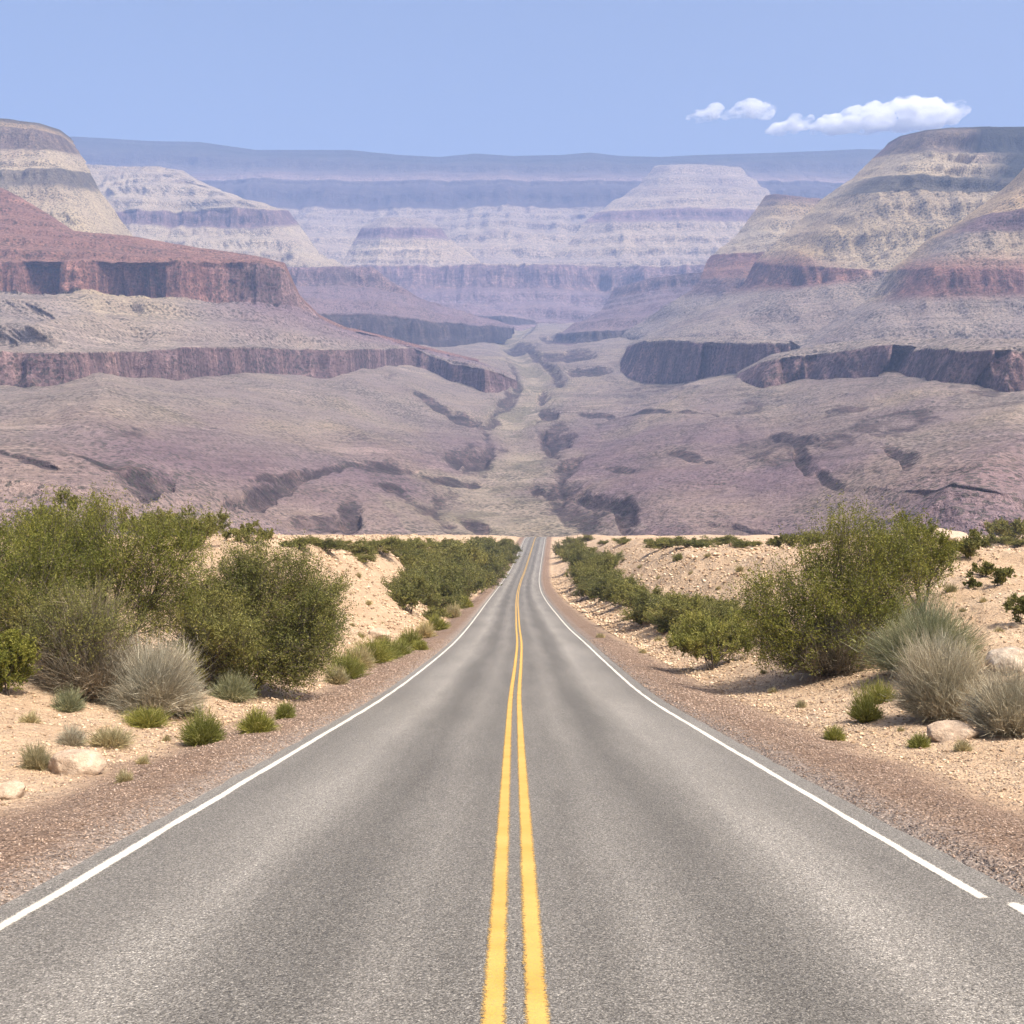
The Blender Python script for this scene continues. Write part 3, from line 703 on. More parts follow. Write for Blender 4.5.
loft('mesa', [
    dict(p=[(600, 366), (640, 352), (700, 350), (790, 346), (860, 350), (1300, 360)], Y=[2080, 1960, 1860, 1760, 1680, 1560], c=C_GREY, amp=16, sub=6),
    dict(p=[(628, 345), (660, 337), (720, 330), (800, 326), (880, 330), (1300, 335)], Y=[2120, 2050, 1930, 1830, 1740, 1620], c=C_GREY, amp=20, sub=10),
    dict(p=[(742, 286), (800, 285), (850, 278), (890, 276), (1300, 288)], Y=[2060, 1990, 1940, 1900, 1760], c=[C_REDD, C_REDD, C_RED, C_GREY, C_GREY], amp=26, sub=5, cliff=0.8, hold=True),
    dict(p=[(753, 264), (800, 265), (850, 267), (890, 270), (1300, 272)], Y=[2070, 2000, 1955, 1915, 1775], c=[C_RED, C_RED, C_PALE, C_PALE, C_PALE], amp=22, sub=3),
    dict(p=[(764, 253), (800, 250), (850, 256), (930, 250), (1300, 262)], Y=[2110, 2050, 2000, 1960, 1800], c=[(0.52, 0.395, 0.245), C_TAN, C_PALE, C_CREAM, C_PALE], amp=42, sub=10),
    dict(p=[(810, 211), (850, 206), (900, 198), (960, 200), (1300, 206)], Y=[2190, 2130, 2090, 2060, 1960], c=[(0.54, 0.415, 0.255), C_PALE, C_PALE, C_PALE, C_PALE], amp=38, sub=3),
    dict(p=[(822, 199), (852, 195), (900, 192), (960, 194), (1300, 200)], Y=[2200, 2140, 2100, 2070, 1970], c=[C_CREAM, (0.13, 0.115, 0.09), (0.12, 0.105, 0.08), (0.13, 0.115, 0.09), C_TREE_SHADE], amp=28, sub=5, cliff=0.4),
    dict(p=[(850, 181), (880, 178), (920, 177), (960, 180), (1000, 182), (1300, 184)], Y=[2220, 2170, 2130, 2150, 2220, 2220], c=[(0.52, 0.395, 0.245), C_CREAM, C_CREAM, C_CREAM, C_TREE_SHADE, C_TREE_SHADE], amp=30, sub=7),  # right end: dark forest patch with the recess's deep shade painted in
    dict(p=[(872, 159), (890, 154), (930, 151), (958, 153), (975, 155), (1300, 156)], Y=[2280, 2220, 2190, 2210, 2320, 2330], c=[C_PLUM, (0.2, .155, .12), (0.2, .155, .12), (0.2, .155, .12), C_TREE_SHADE, C_TREE_SHADE], amp=18, sub=6, cliff=0.7),
    dict(p=[(884, 148), (900, 139), (925, 133), (950, 130.5), (985, 129), (1024, 129), (1300, 127)], Y=[2300, 2250, 2220, 2230, 2330, 2350, 2350], c=[C_PLUM, C_PLUM, (0.2, .155, .12), (0.2, .155, .12), C_TREE_SHADE, C_TREE_SHADE, C_TREE_SHADE], amp=8, sub=2),
    dict(p=[(888, 143), (900, 136), (925, 130.5), (950, 128), (985, 127), (1024, 127), (1300, 124)], Y=[2320, 2270, 2250, 2260, 2360, 2380, 2380], c=C_TREE_SHADE, amp=4)],
    560, M_ROCK, 200, 110, 9.4, ends=(220, 0), endw=0.15)

loft('ridge', [
    dict(p=[(780, 352), (900, 352), (1300, 352)], Y=[1640, 1540, 1440], c=C_GREY, amp=18, sub=10),
    dict(p=[(872, 298), (900, 294), (1000, 293), (1300, 296)], Y=[1690, 1640, 1610, 1560], c=[C_PALE, C_REDD, C_REDD, C_PLUM], amp=20, sub=6, cliff=0.9, hold=True),
    dict(p=[(888, 271), (905, 269), (960, 268), (1000, 270), (1300, 270)], Y=[1700, 1660, 1640, 1625, 1575], c=[C_TAN, C_RED, C_RED, C_RED, C_RED], amp=16, sub=5),
    dict(p=[(908, 257), (940, 252), (1000, 250), (1300, 250)], Y=[1730, 1690, 1670, 1620], c=[C_TAN, C_GREY, C_PALE, C_PALE], amp=20, sub=6),
    dict(p=[(925, 241), (960, 233), (1010, 230), (1300, 225)], Y=[1750, 1710, 1690, 1650], c=[C_TAN, C_PLUM, C_PLUM, C_PLUM], amp=18, sub=4, cliff=0.4),
    dict(p=[(955, 224), (990, 214), (1020, 210), (1300, 205)], Y=[1780, 1740, 1720, 1680], c=(0.56, 0.41, 0.23), amp=24, sub=6),
    dict(p=[(986, 202), (1010, 192), (1030, 186), (1300, 150)], Y=[1800, 1770, 1750, 1720], c=(0.54, 0.39, 0.22), amp=16, sub=5),
    dict(p=[(1012, 182), (1024, 168), (1040, 155), (1300, 90)], Y=[1820, 1800, 1780, 1750], c=C_TAN, amp=8)],
    420, M_ROCK, 120, 90, 11.2, ends=(140, 0), endw=0.15)

loft('bench', [
    dict(p=[(616, 374), (650, 379), (700, 383), (740, 384), (790, 380)], Y='floor', dy=0, c=C_PLUM, amp=26, sub=8, cliff=1, hold=True, alc=[(708, 10, 40)]),
    dict(p=[(628, 345), (645, 341), (715, 343), (740, 343), (790, 344)], Y='prev', dy=14, c=C_GREY, amp=20, sub=6),
    dict(p=[(634, 341), (660, 338), (730, 337), (790, 340)], Y='prev', dy=130, c=C_GREY, amp=12)],
    260, M_ROCK, 60, 100, 13.9, ends=(70, 0), endw=0.1)

loft('bench', [
    dict(p=[(716, 410), (745, 401), (800, 391), (850, 388), (884, 385), (904, 384), (940, 391), (1024, 392), (1300, 394)], Y='floor', dy=0, c=C_PLUM, amp=26, sub=9, cliff=1, hold=True, alc=[(893, 15, 90), (985, 9, 25), (800, 12, 18)]),
    dict(p=[(736, 374), (760, 362), (800, 356), (850, 350), (868, 347), (880, 346), (904, 346), (918, 347), (950, 352), (1024, 352), (1300, 353)], Y='prev', dy=14, c=C_GREY, amp=20, sub=8),
    dict(p=[(742, 368), (770, 355), (820, 345), (868, 340), (900, 338), (940, 340), (1024, 340), (1300, 342)], Y='prev', dy=150, c=C_GREY, amp=10)],
    420, M_ROCK, 60, 70, 15.1, ends=(80, 0), endw=0.08)

# ------------------------------------------------------------------ plants
def tubes(paths, radii, sides=5):
    """paths: list of (k,3) arrays; radii: list of (k,)"""
    Vs, Fs = [], []; off = 0
    a = np.arange(sides) / sides * 2 * pi
    for p, r in zip(paths, radii):
        k = len(p)
        d = np.gradient(p, axis=0); d /= np.linalg.norm(d, axis=1, keepdims=True) + 1e-9
        ref = np.where(np.abs(d[:, 2:3]) > 0.9, np.array([[1., 0, 0]]), np.array([[0, 0, 1.]]))
        u = np.cross(d, ref); u /= np.linalg.norm(u, axis=1, keepdims=True) + 1e-9; v = np.cross(d, u)
        ring = p[:, None] + r[:, None, None] * (np.cos(a)[None, :, None] * u[:, None] + np.sin(a)[None, :, None] * v[:, None])
        Vs.append(ring.reshape(-1, 3))
        i = np.arange(k - 1)[:, None] * sides; j = np.arange(sides)[None]
        f = np.stack([i + j, i + (j + 1) % sides, i + sides + (j + 1) % sides, i + sides + j], -1).reshape(-1, 4) + off
        Fs.append(f); off += k * sides
    return np.concatenate(Vs), np.concatenate(Fs)
def blades(p0, d, L, W, bend=None, r=None, seg=3):
    """thin tapered blades from p0 along d; returns verts/faces"""
    n = len(p0)
    side = np.cross(d, r.normal(size=(n, 3))); side /= np.linalg.norm(side, axis=1, keepdims=True) + 1e-9
    t = np.linspace(0, 1, seg + 1)
    pts = p0[:, None] + d[:, None] * (L[:, None] * t)[..., None]
    if bend is not None: pts = pts + bend[:, None] * (L[:, None] * t**2)[..., None]
    wd = W[:, None] * (1 - 0.85 * t)[None]
    a = pts - side[:, None] * wd[..., None] * 0.5; b = pts + side[:, None] * wd[..., None] * 0.5
    V = np.stack([a, b], 2).reshape(-1, 3)
    i = (np.arange(n) * (seg + 1) * 2)[:, None] + (np.arange(seg) * 2)[None]
    Fc = np.stack([i, i + 1, i + 3, i + 2], -1).reshape(-1, 4)
    return V, Fc
def leaves(c, d, L, W, r):
    n = len(c)
    side = np.cross(d, r.normal(size=(n, 3))); side /= np.linalg.norm(side, axis=1, keepdims=True) + 1e-9
    dl = d * (L * 0.5)[:, None]; sw = side * (W * 0.5)[:, None]
    V = np.stack([c - dl, c + sw, c + dl, c - sw], 1).reshape(-1, 3)
    return V, np.arange(n * 4).reshape(-1, 4)
def unit(v): return v / (np.linalg.norm(v, axis=-1, keepdims=True) + 1e-9)

DENS = 3.0
def crown_data(W, H, seed, nclump=70, twigs=16, leaf=0.06, perl=16, low=0.12, upright=0.5, lobes=None, stems=5):
    r = np.random.default_rng(seed)
    # clumps in a lumpy dome
    if lobes is None:
        lobes = [(r.uniform(-0.28, 0.28), r.uniform(-0.28, 0.28), r.uniform(0.35, 0.7), r.uniform(0.28, 0.42)) for _ in range(6)]
    cs = []
    while len(cs) < nclump:
        lx, ly, lz, lr = lobes[r.integers(len(lobes))]
        v = unit(r.normal(size=3)) * (lr * r.random() ** 0.38)
        p = np.array([(lx + v[0]) * W, (ly + v[1]) * W, (lz + v[2] * 0.95) * H])
        if p[2] > low * H and p[2] < H * 1.02: cs.append(p)
    cs = np.array(cs)
    rc = 0.16 * min(W, H * 1.3) * (0.6 + 0.7 * r.random(len(cs)))
    paths, rad = [], []
    size = (W + H) * 0.5
    t = np.linspace(0, 1, 10)[:, None]
    stem_p = []
    for k in range(stems):
        lx, ly, lz, lr = lobes[k % len(lobes)]
        b = np.array([r.normal(0, 0.02 * W), r.normal(0, 0.02 * W), -0.12])
        e = np.array([lx * W, ly * W, lz * H]) + r.normal(0, 0.04 * W, 3)
        mid = b * 0.5 + e * 0.5 + np.array([*(e[:2] - b[:2]) * r.uniform(-0.15, 0.3), 0]) + r.normal(0, 0.05 * W, 3)
        p = (1 - t) ** 2 * b + 2 * t * (1 - t) * mid + t**2 * e + np.cumsum(r.normal(0, 0.007 * W, (10, 3)), 0) * t
        stem_p.append(p); paths.append(p); rad.append(np.linspace(0.013, 0.004, 10) * size * r.uniform(0.7, 1.2))
    allp = np.concatenate([p[3:] for p in stem_p])
    for c in cs:
        q = allp[np.argmin(np.linalg.norm(allp - (c * np.array([0.6, 0.6, 0.55])), axis=1) + r.random(len(allp)) * 0.08 * W)]
        mid = q * 0.5 + c * 0.5 + r.normal(0, 0.05 * W, 3)
        p = (1 - t) ** 2 * q + 2 * t * (1 - t) * mid + t**2 * c + np.cumsum(r.normal(0, 0.005 * W, (10, 3)), 0) * t
        paths.append(p); rad.append(np.linspace(0.0042, 0.0012, 10) * size)
    BV, BF = tubes(paths, rad)
    # twigs and leaves
    n = len(cs) * twigs
    ci = np.repeat(np.arange(len(cs)), twigs)
    out = unit(cs - np.array([0, 0, 0.35 * H]))
    td = unit(out[ci] * 0.6 + np.array([0, 0, upright]) + r.normal(0, 0.62, (n, 3)))
    tl = rc[ci] * (0.7 + 0.9 * r.random(n))
    tp = cs[ci] + r.normal(0, 0.30, (n, 3)) * rc[ci][:, None] - td * tl[:, None] * 0.3
    TV, TF = blades(tp, td, tl, np.full(n, leaf * 0.16), None, r, 2)
    perl = int(perl * DENS); m = n * perl
    li = np.repeat(np.arange(n), perl)
    u = r.random(m) ** 0.8
    lp = tp[li] + td[li] * (tl[li] * u)[:, None] + r.normal(0, 0.07, (m, 3)) * rc[ci][li][:, None]
    ld = unit(td[li] * 0.7 + r.normal(0, 0.7, (m, 3)))
    keep = lp[:, 2] > 0.02 * H
    lp, ld = lp[keep], ld[keep]
    leaf = leaf * 0.80
    LV, LF = leaves(lp, ld, leaf * (0.6 + 0.8 * r.random(len(lp))), leaf * 0.42 * (0.6 + 0.8 * r.random(len(lp))), r)
    return (np.concatenate([BV, TV]), np.concatenate([BF, TF + len(BV)])), (LV, LF)

def twig_dome(W, H, seed, n=2600, wid=0.012, spread=0.75, tips=2):
    """dry bush: fine stems fanning out from one root, each forking towards its tip"""
    r = np.random.default_rng(seed)
    az = r.random(n) * 2 * pi; el = np.arccos(1 - r.random(n) * spread)      # angle from vertical
    d = np.stack([np.sin(el) * np.cos(az), np.sin(el) * np.sin(az), np.cos(el)], -1)
    ext = 1 / np.sqrt((np.sin(el) / (W * 0.5)) ** 2 + (np.cos(el) / H) ** 2)
    lump = 0.86 + 0.22 * vnoise(d[:, 0] * 2.2 + seed, d[:, 1] * 2.2, d[:, 2] * 2.2)
    L = ext * lump * (0.55 + 0.45 * r.random(n) ** 0.5)
    p0 = np.stack([r.normal(0, 0.05 * W, n), r.normal(0, 0.05 * W, n), np.full(n, -0.03)], -1)
    bend = r.normal(0, 0.10, (n, 3)) + np.array([0, 0, 0.06])
    V1, F1 = blades(p0, unit(d + r.normal(0, 0.08, (n, 3))), L, np.full(n, wid), bend, r, 4)
    m = n * tips
    k = np.repeat(np.arange(n), tips); t = 0.45 + 0.5 * r.random(m)
    q = p0[k] + d[k] * (L[k] * t)[:, None] + bend[k] * (L[k] * t**2)[:, None]
    V2, F2 = blades(q, unit(d[k] + r.normal(0, 0.38, (m, 3))), L[k] * (1.02 - t) * (0.7 + 0.5 * r.random(m)) + 0.03 * H, np.full(m, wid * 0.7), r.normal(0, 0.12, (m, 3)), r, 2)
    return np.concatenate([V1, V2]), np.concatenate([F1, F2 + len(V1)])

G_OLIVE = mat_leaf('olive_leaves', (0.115, 0.115, 0.036), (0.195, 0.188, 0.056), (0.275, 0.258, 0.085), 0.32, (0.36, 0.33, 0.14))
G_YELL = mat_leaf('yellow_green_leaves', (0.090, 0.100, 0.022), (0.150, 0.158, 0.032), (0.225, 0.222, 0.052), 0.35, (0.31, 0.29, 0.10))
G_DARK = mat_leaf('dark_green_leaves', (0.098, 0.102, 0.032), (0.165, 0.164, 0.050), (0.24, 0.228, 0.075), 0.30, (0.32, 0.295, 0.13))
G_DEEP = mat_leaf('deep_green_leaves', (0.072, 0.080, 0.024), (0.125, 0.132, 0.040), (0.19, 0.19, 0.062), 0.30, (0.27, 0.26, 0.11))
G_SAGE = mat_leaf('sage_leaves', (0.16, 0.165, 0.095), (0.26, 0.26, 0.15), (0.36, 0.355, 0.23), 0.3, (0.48, 0.46, 0.33))
G_GREY = mat_leaf('grey_dry_twigs', (0.24, 0.20, 0.145), (0.42, 0.365, 0.28), (0.56, 0.50, 0.40), 0.25, (0.68, 0.62, 0.52))
G_BRWN = mat_leaf('brown_dry_twigs', (0.14, 0.108, 0.078), (0.26, 0.21, 0.155), (0.37, 0.31, 0.24), 0.2, (0.50, 0.44, 0.36))
G_TUFT = mat_leaf('green_grass_blades', (0.125, 0.13, 0.030), (0.22, 0.22, 0.055), (0.32, 0.31, 0.09), 0.35, (0.47, 0.43, 0.20))
G_STRW = mat_leaf('straw_grass_blades', (0.24, 0.195, 0.105), (0.37, 0.31, 0.18), (0.48, 0.41, 0.25), 0.3, (0.60, 0.54, 0.37))
BARK = mat_bark('grey_brown_bark', (0.05, 0.038, 0.03), (0.13, 0.105, 0.085))

def leafy(name, px, py, wpx, hpx, label, mat, seed, cat='shrub', group=None, nclump=70, twigs=16, perl=14, leafpx=3.0, dy=0.0, **kw):
    x, y, z = ground_at(px, py)
    y += dy
    if dy: x = (px - CX) / F * y; z = float(land_z(np.array([x]), np.array([y]))[0])
    W = wpx * y / F; H = hpx * y / F
    root = empty(name, (x, y, z - 0.03))
    (BV, BF), (LV, LF) = crown_data(W, H, seed, nclump, twigs, leafpx * y / F, perl, **kw)
    mesh_obj('branches', BV, BF, BARK, root)
    mesh_obj('foliage', LV, LF, mat, root)
    tag(root, label, cat, group)
    return root
def dome(name, px, py, wpx, hpx, label, mat, seed, n=2600, widpx=0.75, spread=0.8, tips=2, cat='shrub', group=None):
    x, y, z = ground_at(px, py)
    W = wpx * y / F; H = hpx * y / F
    V, Fc = twig_dome(W, H, seed, n, widpx * y / F, spread, tips)
    o = mesh_obj(name, V, Fc, mat); o.location = (x, y, z)
    return tag(o, label, cat, group)

# left thicket
leafy('desert_tree', 47, 622, 92, 138, 'dark green tree rising highest at the back left of the left thicket', G_DARK, 11, 'tree', nclump=60, perl=13, low=0.35, upright=0.9)
leafy('desert_tree', 108, 668, 178, 164, 'broad yellow green tree with bare dark forks beneath its crown, behind the dry grey bush', G_YELL, 12, 'tree', nclump=130, perl=12, low=0.28, upright=0.6, leafpx=2.8,
      lobes=[(-0.32, 0, 0.72, 0.22), (-0.1, 0.1, 0.78, 0.24), (0.15, -0.1, 0.75, 0.24), (0.34, 0, 0.62, 0.2), (0, -0.1, 0.62, 0.25), (-0.42, 0.1, 0.6, 0.18), (0.2, 0.1, 0.45, 0.2), (-0.25, 0.1, 0.4, 0.22)])
leafy('desert_bush', 24, 668, 100, 92, 'olive bush low in the left thicket behind the bright edge bush', G_OLIVE, 25, nclump=70, perl=9, low=0.03)
leafy('desert_tree', -6, 668, 150, 150, 'yellow green tree cut by the left edge of the photo', G_YELL, 13, 'tree', nclump=80, perl=12, low=0.3, upright=0.6)
leafy('desert_bush', 60, 690, 150, 105, 'half bare olive bush between the edge bush and the dry grey bush', G_OLIVE, 14, nclump=95, perl=7, twigs=18, low=0.1, upright=0.7, leafpx=2.6)
leafy('desert_tree', 254, 693, 158, 156, 'rounded green tree with a curved dark trunk fork, nearest the road on the left', G_DEEP, 15, 'tree', nclump=300, perl=11, low=0.03, upright=0.45, stems=4, leafpx=2.6,
      lobes=[(-0.3, 0, 0.62, 0.24), (0.05, 0.05, 0.76, 0.24), (0.32, 0, 0.66, 0.24), (0.28, -0.1, 0.4, 0.24), (0.16, -0.15, 0.2, 0.22), (-0.12, -0.05, 0.55, 0.27), (0.38, 0.05, 0.5, 0.18), (0.24, 0.0, 0.25, 0.22), (-0.25, 0.1, 0.4, 0.2), (0.0, 0.05, 0.45, 0.3), (-0.1, -0.1, 0.28, 0.24)])
leafy('desert_bush', 205, 690, 120, 118, 'olive bush filling the gap between the pale silvery bush and the round roadside tree', G_OLIVE, 16, nclump=95, perl=8, low=0.03, upright=0.7, leafpx=2.6)
dome('dry_bush', 95, 698, 125, 112, 'tall brown leafless bush standing in the left thicket behind the pale grey bush', G_BRWN, 17, 3600, 0.8, 0.75, 2)
dome('dry_bush', 155, 712, 108, 92, 'pale silvery grey bush, front of the left thicket', G_GREY, 18, 4200, 0.75, 0.85, 2)
leafy('desert_bush', 8, 696, 62, 66, 'bright yellow green low bush at the left edge of the photo', G_YELL, 19, nclump=46, perl=16, low=0.05, upright=0.5)
leafy('desert_bush', 192, 547, 92, 42, 'dark green bush on the skyline above the left dune top', G_DARK, 20, nclump=40, perl=12, low=0.05, leafpx=2.2)
leafy('desert_bush', 145, 545, 74, 34, 'olive bush on the skyline behind the broad yellow green tree', G_OLIVE, 21, nclump=36, perl=12, low=0.05, leafpx=2.2)
leafy('desert_bush', 255, 545, 70, 20, 'low olive bush on the dune skyline behind the round roadside tree', G_OLIVE, 22, nclump=36, perl=12, low=0.05, leafpx=2.0)
# left small plants
dome('grass_tuft', 203, 744, 52, 48, 'yellow green tuft nearest the gravel on the left, larger of the two rounded ones', G_TUFT, 31, 1500, 0.9, 0.7, 1, 'grass')
dome('grass_tuft', 257, 732, 42, 34, 'bright green low tuft at the gravel edge below the round roadside tree', G_TUFT, 32, 1300, 0.9, 0.8, 1, 'grass')
dome('grass_tuft', 285, 718, 26, 24, 'small green tuft just right of the bright green low tuft', G_TUFT, 33, 800, 0.9, 0.8, 1, 'grass')
dome('grass_tuft', 232, 700, 52, 34, 'pale sage tuft in front of the round roadside tree', G_SAGE, 34, 1400, 0.8, 0.85, 1, 'grass')
dome('grass_tuft', 68, 708, 36, 30, 'pale green tuft on open sand before the brown leafless bush', G_SAGE, 35, 1000, 0.8, 0.75, 1, 'grass')
dome('grass_tuft', 72, 744, 34, 26, 'grey tuft on the sand above the pale boulder', G_GREY, 36, 900, 0.8, 0.8, 1, 'grass')
dome('grass_tuft', 36, 768, 36, 34, 'straw brown tuft at the left side of the pale boulder', G_STRW, 37, 1100, 0.9, 0.7, 1, 'grass')
dome('grass_tuft', 110, 748, 56, 24, 'flat straw coloured clump right of the grey tuft', G_STRW, 38, 900, 0.8, 0.9, 1, 'grass')
dome('grass_tuft', 146, 724, 60, 24, 'low yellow green clump at the foot of the pale silvery bush', G_TUFT, 39, 900, 0.8, 0.9, 1, 'grass')
dome('grass_tuft', 186, 716, 44, 26, 'low sage clump between the pale silvery bush and the larger rounded tuft', G_SAGE, 40, 800, 0.8, 0.9, 1, 'grass')
dome('grass_tuft', 346, 678, 46, 34, 'yellow green tuft beside the road right of the round roadside tree', G_TUFT, 41, 1200, 0.8, 0.8, 1, 'grass')
dome('grass_tuft', 372, 662, 52, 30, 'wide yellow green tuft at the foot of the left dune', G_TUFT, 42, 1200, 0.8, 0.85, 1, 'grass')
dome('grass_tuft', 398, 656, 34, 20, 'low straw green tuft at the right end of the left dune', G_TUFT, 43, 700, 0.8, 0.85, 1, 'grass')
dome('grass_tuft', 424, 638, 30, 20, 'small straw tuft by the road before the left roadside thicket', G_STRW, 44, 700, 0.8, 0.85, 1, 'grass')

for i, (px, py, wp, hp) in enumerate([(358, 668, 40, 26), (386, 659, 40, 26), (410, 646, 30, 20), (336, 684, 30, 22), (437, 630, 26, 18), (420, 650, 22, 12), (452, 618, 24, 16), (465, 608, 22, 14)]):
    dome('grass_tuft', px, py, wp, hp, 'yellow green tuft in the grassy strip along the foot of the left dune and thicket', G_TUFT if i % 3 else G_STRW, 140 + i, 900, 0.8, 0.9, 1, 'grass', 'tufts along the left verge')
rt = np.random.default_rng(321)
TUFTS = [dome('dry_tuft', 30, 722, 24, 17, 'tiny dry straw tuft dotted on the bare sand banks', G_STRW, 170, 420, 0.9, 0.9, 1, 'grass', 'dry tufts dotted over the banks'),
         dome('dry_tuft', 962, 752, 24, 16, 'tiny dry straw tuft dotted on the bare sand banks', G_STRW, 171, 420, 0.9, 0.9, 1, 'grass', 'dry tufts dotted over the banks')]
for px, py in [(140, 764), (165, 742), (122, 782), (330, 640), (350, 622), (372, 604), (318, 606), (362, 640), (338, 588), (355, 575), (380, 622), (600, 640), (640, 655), (662, 640), (690, 575), (720, 585), (655, 580), (740, 570), (640, 566), (770, 690), (800, 706), (760, 676), (900, 730), (980, 650), (960, 610), (1000, 630), (985, 604), (950, 590), (1015, 600), (705, 560), (620, 560)]:
    c = TUFTS[int(rt.integers(2))].copy(); COL.objects.link(c)
    x, y, z = ground_at(px + rt.uniform(-4, 4), py + rt.uniform(-3, 3))
    c.location = (x, y, z); k = float(rt.uniform(0.7, 1.5)) * float(np.interp(y, [14, 30, 60, 150], [0.45, 0.75, 1.3, 2.4])); c.scale = (k, k, k * float(rt.uniform(0.8, 1.2))); c.rotation_euler = (0, 0, float(rt.uniform(0, 6.28)))
# right cluster
leafy('desert_tree', 836, 668, 192, 148, 'broad olive green tree right of the road, tallest plant on the right bank', G_YELL, 51, 'tree', nclump=170, perl=11, low=0.04, upright=0.8, stems=6, leafpx=2.7,
      lobes=[(-0.02, 0, 0.80, 0.2), (0.2, 0.05, 0.78, 0.22), (-0.2, 0, 0.55, 0.22), (-0.32, 0, 0.32, 0.2), (0.15, 0, 0.5, 0.24), (-0.1, -0.1, 0.4, 0.24), (0.33, 0.1, 0.62, 0.16), (-0.3, -0.1, 0.18, 0.16), (0.05, -0.1, 0.3, 0.25), (0.2, 0, 0.3, 0.2)])
leafy('desert_tree', 922, 612, 100, 98, 'feathery yellow green tree behind the right side of the broad olive tree', G_YELL, 52, 'tree', nclump=60, perl=12, low=0.35, upright=0.9, leafpx=2.7)
dome('dry_bush', 830, 672, 120, 80, 'brown leafless stems under the broad olive tree', G_BRWN, 53, 3400, 0.8, 0.8, 2)
leafy('desert_bush', 713, 669, 88, 62, 'bright green mounded bush alone by the right gravel edge', G_TUFT, 54, nclump=60, perl=14, low=0.03, upright=0.9, leafpx=2.5)
dome('sage_bush', 925, 672, 128, 78, 'wide sage green bush behind the tall grey bush', G_SAGE, 55, 3600, 0.8, 0.85, 2)
dome('dry_bush', 945, 720, 104, 104, 'tall grey fan shaped dry bush on the right sand', G_GREY, 56, 4600, 0.75, 0.75, 2)
dome('dry_bush', 1012, 734, 96, 80, 'grey brown dry bush cut by the right edge of the photo', G_GREY, 57, 3800, 0.75, 0.8, 2)
dome('grass_tuft', 866, 722, 36, 48, 'upright green tuft left of the tall grey bush', G_TUFT, 58, 1300, 0.85, 0.6, 1, 'grass')
dome('grass_tuft', 834, 740, 26, 22, 'small straw green tuft at the right gravel edge', G_TUFT, 59, 700, 0.85, 0.8, 1, 'grass')
dome('grass_tuft', 919, 747, 30, 18, 'small olive tuft in front of the sandy ledge', G_TUFT, 60, 700, 0.85, 0.85, 1, 'grass')
dome('grass_tuft', 882, 700, 40, 30, 'yellow green tuft between the upright tuft and the wide sage bush', G_TUFT, 61, 900, 0.85, 0.8, 1, 'grass')
leafy('desert_bush', 982, 577, 24, 18, 'small dark bush high on the right dune, left one of the round pair', G_DARK, 62, nclump=20, perl=10, low=0.02, leafpx=2.2)
leafy('desert_bush', 1004, 584, 26, 20, 'small dark bush high on the right dune, right one of the round pair', G_DARK, 63, nclump=20, perl=10, low=0.02, leafpx=2.2)
leafy('desert_bush', 972, 587, 16, 10, 'tiny dark bush just below the round pair on the right dune', G_DARK, 64, nclump=14, perl=9, low=0.02, leafpx=2.2)
leafy('desert_bush', 1022, 622, 30, 36, 'dark sparse bush above the pale ledge at the right edge', G_OLIVE, 65, nclump=26, perl=9, low=0.02, leafpx=2.4)
leafy('desert_bush', 790, 548, 44, 16, 'dark bush on the skyline left of the broad olive tree', G_DARK, 66, nclump=30, perl=12, low=0.02, leafpx=2.0)
leafy('desert_bush', 968, 558, 50, 24, 'olive bush on the skyline right of the feathery tree', G_OLIVE, 67, nclump=32, perl=12, low=0.02, leafpx=2.1)
leafy('desert_bush', 1010, 545, 56, 28, 'green bush on the skyline at the right edge of the photo', G_OLIVE, 68, nclump=32, perl=12, low=0.02, leafpx=2.1)

# repeated roadside shrubs farther off: three proto shrubs, copied with their parts
def proto(seed, mat):
    (BV, BF), (LV, LF) = crown_data(1.0, 0.75, seed, 56, 14, 0.040, 8, low=0.0, upright=0.5, stems=6, lobes=[(-0.22, 0, 0.42, 0.3), (0.22, 0.05, 0.45, 0.3), (0, -0.2, 0.3, 0.3), (0.05, 0.2, 0.5, 0.3), (0.3, -0.15, 0.22, 0.24), (-0.3, -0.1, 0.2, 0.24)])
    root = empty('roadside_shrub', (0, 0, 0))
    mesh_obj('branches', BV, BF, BARK, root); mesh_obj('foliage', LV, LF, mat, root)
    return root
protos = [[proto(71, G_DARK), False], [proto(72, G_OLIVE), False], [proto(73, G_DARK), False]]
def dup_tree(o):
    c = o.copy(); COL.objects.link(c)
    for ch in list(o.children):
        d = ch.copy(); COL.objects.link(d); d.parent = c
    return c
LAB = {'l': ('dark olive shrub in the dense thicket lining the left side of the road ahead', 'shrubs of the thicket left of the road'),
       'r': ('dark olive shrub in the row lining the right side of the road ahead', 'shrubs of the row right of the road'),
       'ls': ('low olive shrub along the sand skyline left of the road', 'shrubs on the left skyline'),
       'rs': ('low dark shrub along the sand skyline right of the road', 'shrubs on the right skyline')}
